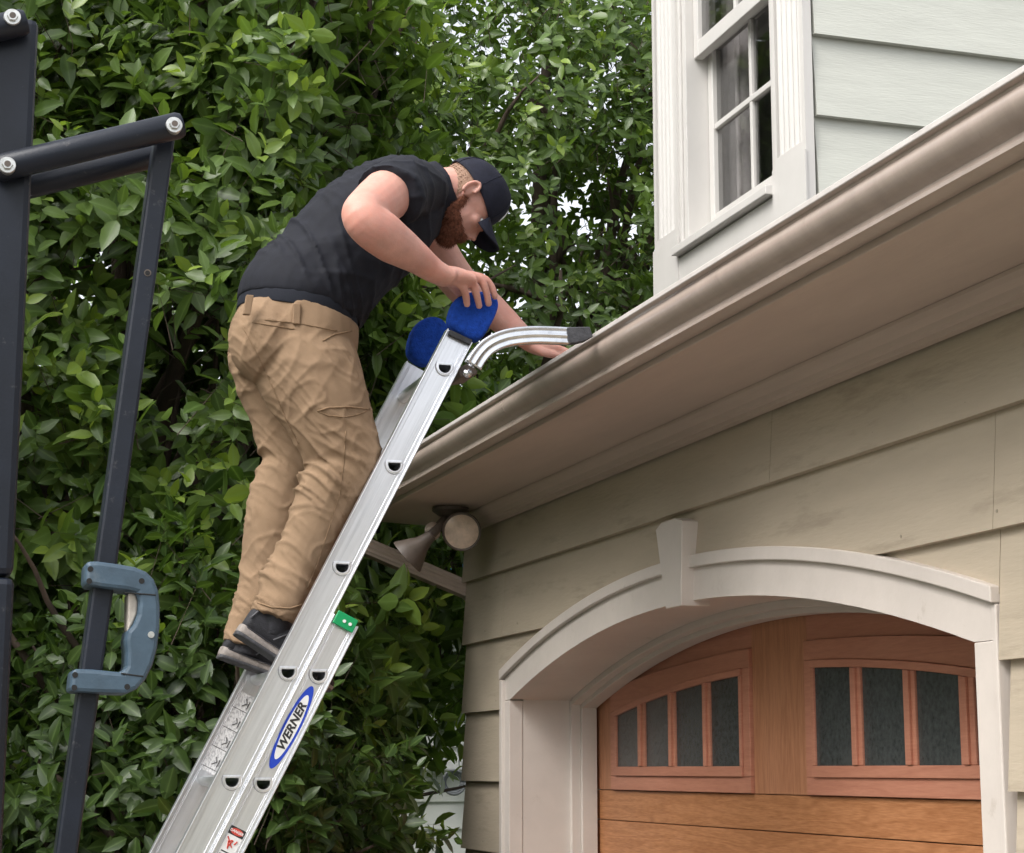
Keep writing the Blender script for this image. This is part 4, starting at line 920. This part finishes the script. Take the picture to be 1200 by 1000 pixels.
# ---- shoes
def shoe(heel_px, Y, ang, L=.270, roll=0):
    """heel bottom at pixel, pointing along +X tilted down by ang (deg)"""
    o_ = P(heel_px[0], heel_px[1], Y); fx = Vector((math.cos(ang), 0, -math.sin(ang))); up = Vector((math.sin(ang), 0, math.cos(ang))); sd = Vector((0, 1, 0))
    # stations: t along, half width, sole height, upper height
    st = [(0, .020, .034, .075), (.03, .033, .034, .092), (.12, .036, .032, .100), (.25, .036, .030, .096), (.38, .037, .028, .088), (.52, .043, .027, .070), (.68, .049, .026, .056), (.82, .047, .026, .048), (.93, .036, .025, .040), (1.0, .018, .026, .030)]
    st = catmull(st, 3)
    def ringpts(hw, lo, hi, t, e=2.4, n=20):
        r = []
        for k in range(n):
            w = 2*math.pi*k/n; cy = math.copysign(abs(math.cos(w))**(2/e), math.cos(w)); cz = math.copysign(abs(math.sin(w))**(2/e), math.sin(w))
            r.append(o_+fx*(t*L)+sd*(hw*cy)+up*((lo+hi)/2+(hi-lo)/2*cz))
        return r
    def skin(rings, name, mt, parent, disp=None):
        v_ = [p for r in rings for p in r]; n = len(rings[0]); f_ = []
        for i in range(len(rings)-1):
            for k in range(n): f_.append((i*n+k, i*n+(k+1) % n, (i+1)*n+(k+1) % n, (i+1)*n+k))
        f_.append(tuple(range(n))[::-1]); f_.append(tuple(range((len(rings)-1)*n, len(rings)*n)))
        m_ = MB(); m_.add(v_, f_); return m_.build(name, mt, parent, smooth=True)
    up_o = skin([ringpts(s_[1]*.95, .012, s_[3], s_[0]) for s_ in st], 'shoe', M['shoe'], man)
    skin([ringpts(s_[1]+.004, -.002+(.010*max(0, s_[0]-.75)/.25), s_[2]*.74, s_[0]*1.02-.012, e=5) for s_ in st], 'sole', M['sole'], up_o)
    # dark outsole and foxing line
    skin([ringpts(s_[1]+.005, -.006+(.010*max(0, s_[0]-.75)/.25), .005, s_[0]*1.02-.012, e=6) for s_ in st], 'outsole', M['rubber'], up_o)
    m_ = MB(); m_.tube([o_+fx*(t*L)+up*(z)+sd*(-w_) for t, z, w_ in ((0.0, .022, .026), (.05, .021, .0385), (.25, .019, .041), (.5, .018, .0475), (.7, .017, .0535))], .0016, n=6); m_.build('foxing_stripe', M['shoe'], up_o)
    for (pp, r_) in (([(.02, .045, .034), (.05, .075, .036), (.10, .088, .035)], .0022), ([(.30, .030, .0385), (.38, .060, .036), (.42, .082, .028)], .0018), ([(.62, .026, .0485), (.66, .044, .044), (.74, .052, .030)], .0018)):
        m_ = MB(); m_.tube([o_+fx*(t*L)+up*z_-sd*w_ for t, z_, w_ in pp], r_, n=6); m_.build('shoe_seam', M['outline'], up_o, smooth=True)
    for k in range(4):
        t = .42+.07*k; m_ = MB(); m_.tube([o_+fx*(t*L)+up*(.086-.09*(t-.38))+sd*-.022, o_+fx*((t+.02)*L)+up*(.094-.09*(t-.38))+sd*0, o_+fx*(t*L)+up*(.086-.09*(t-.38))+sd*.022], .0022, n=6); m_.build('lace', M['shoe'], up_o)
    # ankle tube of sock/collar
    return up_o
shoe((277, 742), 4.69, math.radians(32))
shoe((257, 769), 4.865, math.radians(19))
loop_at(348, 356, 347, 380); loop_at(293, 346, 289, 369)

sk1 = MB(); loft(sk1, [(336, 700, 4.69, .050, .050), (327, 722, 4.69, .046, .048), (318, 742, 4.70, .044, .044)]); sk1.build('sock', M['shoe'], man, smooth=True)
sk1 = MB(); loft(sk1, [(300, 735, 4.865, .048, .05), (290, 755, 4.865, .046, .046), (286, 768, 4.865, .044, .044)]); sk1.build('sock', M['shoe'], man, smooth=True)

# ================================================================== TREES
LT_X = [0, .18, .45, .75, 1.0]; LT_W = [0, .175, .235, .155, 0]
leaf_v = []; leaf_b = []
for i, x in enumerate(LT_X): leaf_v.append((x, 0, -.16*x*x)); leaf_b.append(1.0)
for sg in (1, -1):
    for i in (1, 2, 3):
        x = LT_X[i]; leaf_v.append((x, sg*LT_W[i], -.16*x*x+.055)); leaf_b.append(0.0)
leaf_f = [(0, 1, 5), (1, 2, 6, 5), (2, 3, 7, 6), (3, 4, 7), (0, 8, 1), (1, 8, 9, 2), (2, 9, 10, 3), (3, 10, 4)]
LV = np.array(leaf_v); LB = np.array(leaf_b)
def rand_unit(n):
    v = NR.normal(size=(n, 3)); return v/np.linalg.norm(v, axis=1)[:, None]
def sprigs(n, centre, rad, lump=.16, seed=0, shell=.55, keep=None, thresh=-.35, frontbias=.0):
    """positions and outward directions of leafy shoots on an uneven crown"""
    d = rand_unit(int(n*2.2)); 
    camv = np.array([-math.sin(PSI), -math.cos(PSI), .0])
    if frontbias: d = d[(d @ camv) > NR.uniform(-1.2, frontbias, len(d))-.0]
    u = NR.uniform(size=len(d)); r = shell+(1-shell)*u**.55
    pos = []; dirs = []
    for i in range(len(d)):
        dv = Vector(d[i]); l = 1+lump*noise.noise(dv*2.6+Vector((seed, 0, 0)))*1.6+.5*lump*noise.noise(dv*7+Vector((seed, 3, 0)))
        p = np.array(centre)+d[i]*np.array(rad)*r[i]*l
        if p[2] < .12: continue
        if noise.noise(Vector(p)*2.3+Vector((seed, 9, 1)))+.6*noise.noise(Vector(p)*5.5+Vector((seed, 2, 1))) < thresh: continue
        if keep and not keep(p): continue
        pos.append(p); nn = d[i]/np.array(rad); nn /= np.linalg.norm(nn); dirs.append(nn)
        if len(pos) >= n: break
    return np.array(pos), np.array(dirs)
def make_leaves(pos, dirs, L, per=8, young=.25, up=.45, seed=0, droop=.0):
    """returns per-leaf base, x-dir, normal, length, tone(r,g) and twig segments"""
    n = len(pos); ax = dirs+NR.normal(size=(n, 3))*.45; ax[:, 2] += up; ax /= np.linalg.norm(ax, axis=1)[:, None]
    ref = rand_unit(n); s1 = np.cross(ax, ref); s1 /= np.linalg.norm(s1, axis=1)[:, None]; s2 = np.cross(ax, s1)
    isy = (NR.uniform(size=n) < young)
    tl = L*1.9; sz = NR.uniform(.68, 1.18, n)
    B = []; X = []; N = []; S = []; T = []
    base_tone = NR.uniform(size=n)
    for k in range(per):
        h = (k/(per-1)) if per > 1 else 1; h2 = h**.7
        ang = k*2.4+NR.uniform(-.4, .4, n); rad = np.cos(ang)[:, None]*s1+np.sin(ang)[:, None]*s2
        el = -.25+1.15*h+NR.uniform(-.3, .3, n)-droop
        xd = rad*np.cos(el)[:, None]+ax*np.sin(el)[:, None]
        b_ = pos+ax*((h2-1)*tl)[..., None] if np.ndim(h2) else pos+ax*((h2-1)*tl)
        nn = ax*np.cos(el)[:, None]-rad*np.sin(el)[:, None]; nn += NR.normal(size=(n, 3))*.28
        nn -= xd*np.sum(nn*xd, axis=1)[:, None]; nn /= np.linalg.norm(nn, axis=1)[:, None]
        flip = nn[:, 2] < -.2; nn[flip] *= -1
        B.append(b_); X.append(xd); N.append(nn)
        S.append(L*sz*NR.uniform(.75, 1.15, n)*(1-.22*(h > .8)))
        t = np.zeros((n, 2)); t[:, 0] = np.clip(base_tone*.6+NR.uniform(0, .5, n), 0, 1); t[:, 1] = np.where(isy, np.clip((h-.35)*1.2, 0, 1)*NR.uniform(.45, 1, n), NR.uniform(0, .07, n)); T.append(t)
    tw = (pos-ax*tl*1.6, pos+ax*.004)
    return [np.concatenate(q) for q in (B, X, N, S, T)]+[tw]
def leaf_mesh(name, B, X, N, S, T, mt, parent, kind='stuff'):
    n = len(B); Yv = np.cross(N, X); nv = len(LV)
    wj = NR.uniform(.85, 1.15, n)
    V = B[:, None, :]+S[:, None, None]*(LV[None, :, 0, None]*X[:, None, :]+(LV[None, :, 1]*wj[:, None])[..., None]*Yv[:, None, :]+LV[None, :, 2, None]*N[:, None, :])
    me = bpy.data.meshes.new(name); me.vertices.add(n*nv); me.vertices.foreach_set('co', V.astype(np.float32).ravel())
    lens = [len(f) for f in leaf_f]; flat = np.concatenate([np.array(f) for f in leaf_f]); nl = len(flat)
    idx = (flat[None, :]+(np.arange(n)*nv)[:, None]).ravel()
    me.loops.add(n*nl); me.loops.foreach_set('vertex_index', idx.astype(np.int32))
    st = np.concatenate([[0], np.cumsum(lens)[:-1]]); ls = (st[None, :]+(np.arange(n)*nl)[:, None]).ravel()
    me.polygons.add(n*len(leaf_f)); me.polygons.foreach_set('loop_start', ls.astype(np.int32)); me.polygons.foreach_set('loop_total', np.tile(lens, n).astype(np.int32))
    me.polygons.foreach_set('use_smooth', np.ones(n*len(leaf_f), bool))
    at = me.color_attributes.new('tone', 'FLOAT_COLOR', 'POINT')
    c_ = np.ones((n, nv, 4), np.float32); c_[:, :, 0] = T[:, 0, None]; c_[:, :, 1] = T[:, 1, None]; c_[:, :, 2] = LB[None, :]
    at.data.foreach_set('color', c_.ravel()); me.update(calc_edges=True); me.materials.append(mt)
    o = bpy.data.objects.new(name, me); link(o, parent)
    if kind: o['kind'] = kind
    return o
LEAFVAR = []
for (r, g_) in ((.15, .02), (.45, .03), (.8, .05), (.5, .5), (.6, .95)):
    me = bpy.data.meshes.new('leaf'); me.from_pydata(leaf_v, [], leaf_f); me.update(); at = me.color_attributes.new('tone', 'FLOAT_COLOR', 'POINT')
    for i in range(len(leaf_v)): at.data[i].color = (r, g_, LB[i], 1)
    me.shade_smooth(); me.materials.append(M['leaf']); LEAFVAR.append(((r, g_), me))
def twig_mesh(tw, parent, r=.0022):
    A, Bp = tw; m_ = MB(); v = []; f = []
    for a, b_ in zip(A, Bp):
        a = Vector(a); b_ = Vector(b_); d = (b_-a).normalized(); s_ = d.orthogonal().normalized(); t = d.cross(s_); k = len(v)
        for q in range(3): v.append(a+(s_*math.cos(q*2.094)+t*math.sin(q*2.094))*r)
        v.append(b_)
        for q in range(3): f.append((k+q, k+(q+1) % 3, k+3))
    m_.add(v, f); o = mesh_obj('twigs', m_.v, m_.f, M['bark'], parent); o['kind'] = 'stuff'; return o
def branches(root, centre, rad, n, parent, seed, r0=.05, forks=3, stems=None):
    rr = random.Random(seed)
    for k in range(n):
        a = rr.uniform(0, 6.28); el = rr.uniform(.0, 1.2)
        tgt = Vector(centre)+Vector((math.cos(a)*math.cos(el)*rad[0]*.85, math.sin(a)*math.cos(el)*rad[1]*.85, (rr.uniform(-.6, .95))*rad[2]*.9))
        s0 = Vector(root)+Vector((rr.uniform(-.04, .04), rr.uniform(-.04, .04), rr.uniform(.2, .55)*tgt.z)); m_ = MB()
        mid = s0.lerp(tgt, .45)+Vector((rr.uniform(-.15, .15), rr.uniform(-.15, .15), rr.uniform(-.05, .25)))
        def curve(a_, b_, c_, ra, rb, n_=9):
            pts = []
            for i in range(n_+1):
                t = i/n_; p = a_*(1-t)**2+b_*2*t*(1-t)+c_*t*t; pts.append(p+Vector([noise.noise(p*3+Vector((q*7+k, 0, 0)))*.05 for q in range(3)]))
            m_.tube(pts, [ra+(rb-ra)*i/n_ for i in range(n_+1)], n=7); return pts
        pts = curve(s0, mid, tgt, r0*rr.uniform(.6, 1), .008)
        for q in range(forks):
            st = pts[rr.randint(3, 8)]; e = st+(tgt-s0).normalized()*rr.uniform(.2, .5)+Vector((rr.uniform(-.5, .5), rr.uniform(-.5, .5), rr.uniform(-.1, .45)))
            curve(st, st.lerp(e, .5)+Vector((0, 0, .08)), e, r0*.32, .004, 6)
        m_.build('branch', M['bark'], parent, smooth=True)
def tree(name, label, cat, centre_ld, rad, zc, nspr, L, per, young, seed, nleaf=300, thresh=-.35, shell=.55, nbr=10, up=.45, group=None, keep=None, lump=.16, extra=None, droop=0, fb=0, r0=.05, tone=1.0):
    g0 = ground_at(*centre_ld); root = thing(name, label, cat, (g0.x, g0.y, 0), group)
    cen = (g0.x, g0.y, zc)
    pos, dirs = sprigs(nspr, cen, rad, lump, seed, shell, keep, thresh, fb)
    if extra:
        for (ld, z_, rd_, nn) in extra:
            q = ground_at(*ld); p2, d2_ = sprigs(nn, (q.x, q.y, z_), rd_, lump, seed+5, shell, keep, thresh); pos = np.concatenate([pos, p2]); dirs = np.concatenate([dirs, d2_])
    B, X, N, S, T, tw = make_leaves(pos, dirs, L, per, young, up, seed, droop)
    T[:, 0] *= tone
    # the leaves that show largest become parts of their own
    C_ = B-np.array(CP); dep_ = C_ @ np.array(CF); px = 600+F0*(C_ @ np.array(CR))/dep_; py = 500-F0*(C_ @ np.array(CU))/dep_
    vis = (px > -10) & (px < 1210) & (py > -10) & (py < 1010) & (dep_ > 0)
    face = np.abs(np.sum(N*C_, axis=1))/np.linalg.norm(C_, axis=1)
    score = np.where(vis, dep_-.9*face-.6*S/L*.3, 1e9); sel = np.argsort(score)[:nleaf]; sel = sel[score[sel] < 1e8]
    mask = np.ones(len(B), bool); mask[sel] = False
    for i in sel:
        var = min(LEAFVAR, key=lambda q: abs(q[0][0]-T[i, 0])+2*abs(q[0][1]-T[i, 1]))[1]
        x = Vector(X[i]); z = Vector(N[i]); y = z.cross(x); s_ = float(S[i])
        mtx = Matrix(((x.x*s_, y.x*s_, z.x*s_, B[i][0]), (x.y*s_, y.y*s_, z.y*s_, B[i][1]), (x.z*s_, y.z*s_, z.z*s_, B[i][2]), (0, 0, 0, 1)))
        o = bpy.data.objects.new('leaf', var); COL.objects.link(o); o.parent = root; o.matrix_parent_inverse = Matrix.Translation(-root.location); o.matrix_basis = mtx
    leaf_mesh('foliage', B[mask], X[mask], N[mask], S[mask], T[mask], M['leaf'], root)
    twig_mesh(tw, root)
    m_ = MB(); g_ = Vector((g0.x, g0.y, 0)); top = Vector((g0.x, g0.y, zc+rad[2]*.5)); pts = [g_.lerp(top, i/8)+Vector((noise.noise(Vector((i*.7+seed, 0, 0)))*.18*(i > 0), noise.noise(Vector((i*.7+seed, 5, 0)))*.18*(i > 0), 0)) for i in range(9)]
    m_.tube(pts, [.11-.010*i for i in range(9)], n=10); m_.build('trunk', M['bark'], root, smooth=True)
    branches((g0.x, g0.y, 0), cen, rad, nbr, root, seed, forks=4, r0=r0)
    return root
def keep_shrub(p): return keep_house(p) and not (p[0] > 1.88 and p[1] < 7.8) and not p[1] < 5.75
def keep_house(p):   # foliage does not grow through the house or its eaves
    return not (p[0] > 1.45 and p[1] < 7.75 and p[2] > 2.35) and not (p[0] > 2.0 and p[1] < 7.75)
tree('camellia_tree', 'tall glossy camellia tree filling the left side behind the rack and ladder', 'tree', (-1.75, 8.3), (1.75, 1.7, 3.1), 2.9, 7400, .126, 8, .38, 1, keep=keep_house, nbr=22, thresh=-.16, extra=[((-.95, 7.6), 4.6, (.8, .8, .9), 550)])
tree('camellia_tree', 'darker camellia behind the man, reaching over the gutter with bare limbs', 'tree', (.15, 10.2), (2.1, 1.3, 2.6), 4.2, 6600, .084, 8, .36, 21, keep=keep_house, nbr=24, thresh=-.12, shell=.35, r0=.085, droop=.2)
tree('camellia_shrub', 'camellia shrub with shade put into its leaf colour, between ladder and garage corner', 'shrub', (-1.12, 6.95), (.86, .85, 1.25), 1.30, 1900, .100, 8, .04, 33, keep=keep_shrub, nbr=8, thresh=-.25, tone=.12)  # low tone darkens the leaf colour to stand in for corner shade
tree('background_tree', 'bushy green tree behind the leftmost camellia', 'tree', (-3.2, 13.0), (2.8, 1.8, 3.6), 3.6, 2600, .12, 7, .1, 44, nleaf=60, keep=keep_house, nbr=6, shell=.75)
tree('background_tree', 'small-leaved paler tree far behind the eave and dormer', 'tree', (1.6, 15.5), (2.8, 1.8, 2.3), 3.4, 3600, .10, 7, .30, 55, nleaf=60, keep=keep_house, nbr=8, shell=.6, thresh=-.15)

tree('camellia_tree', 'tall unseen camellia tree added to block light, left of the ladder', 'tree', (-3.75, 5.5), (1.40, 1.35, 3.4), 3.3, 3000, .13, 7, .2, 77, nleaf=0, keep=keep_house, nbr=6, thresh=-.30)  # unseen tree, added to keep side light off the far garage wall

for (lat, d, rr_, hh, sd, wh) in ((-8.5, 3.0, 2.6, 3.2, 81, 'left of the camera'), (-9.5, -3.0, 2.8, 3.4, 82, 'at the left rear of the camera'), (-4.5, -10.0, 2.9, 3.3, 83, 'straight behind the camera'), (3.0, -11.5, 2.8, 3.1, 84, 'at the right rear of the camera')):
    tree('added_blocker_tree', 'broad leafy unseen tree added to block low sky, '+wh, 'tree', (lat, d), (rr_, rr_, hh*.8), hh+.6, 900, .26, 7, .1, sd, nleaf=0, nbr=5, shell=.7, group='unseen trees added to block low sky')  # unseen trees, added to cut low sky light under the eave

# ================================================================== NEIGHBOUR
nb = thing('neighbour_house', 'pale grey neighbouring house glimpsed between shrub and garage corner', 'house', (4.5, 12.6, 0))
m = MB(); m.box((1.2, 12.6, 0), (8, 15, 2.75)); m.build('wall', M['neigh'], nb)
for k in range(15):
    m = MB(); m.add([(1.2, 12.575, k*.18), (8, 12.575, k*.18), (8, 12.592, k*.18+.18), (1.2, 12.592, k*.18+.18)], [(0, 1, 2, 3)]); m.build('siding_board', M['neigh'], nb)
m = MB(); m.poly([(1.0, 12.3, 2.75), (1.0, 15.3, 2.75), (1.0, 13.8, 3.4)], (0, 0, 0), (7.2, 0, 0)); m.build('roof', M['shingle'], nb)
hr = thing('hose_coil', 'grey coiled hose on the pale wall beyond the garage corner', 'hose', P(530, 915, 12.5))
hc = P(531, 917, 12.50)
for i in range(3):
    m = MB(); R_ = .055+.012*i; m.tube([hc+Vector((R_*math.cos(a), -.012*i, R_*math.sin(a))) for a in [2*math.pi*k/24 for k in range(25)]], .009, n=8); m.build('hose_loop', M['hose'], hr, smooth=True)
m = MB(); m.box((hc.x-.25, 12.50, hc.z+.085), (hc.x+.2, 12.56, hc.z+.125)); m.build('hose_bracket', M['sticker_white'], hr)
tp = P(527, 661, 12.2); m = MB(); v = []; f = []
for i in range(9):
    for j in range(7): v.append((tp.x-.12+.24*i/8, tp.y+.02*math.sin(i*1.3+j), tp.z-.12+.22*j/6+.01*math.sin(i)))
for i in range(8):
    for j in range(6): f.append((i*7+j, (i+1)*7+j, (i+1)*7+j+1, i*7+j+1))
m.add(v, f); m.poly([Vector((tp.x-.14, tp.y+.05, tp.z-.9)), Vector((tp.x-.11, tp.y+.05, tp.z-.9)), Vector((tp.x-.11, tp.y+.05, tp.z+.12)), Vector((tp.x-.14, tp.y+.05, tp.z+.12))], (0, 0, 0), (0, .03, 0))
tag(m.build('tarp', M['tarp'], smooth=True), 'small bright blue sheet glimpsed through leaves below the floodlight', 'tarp')
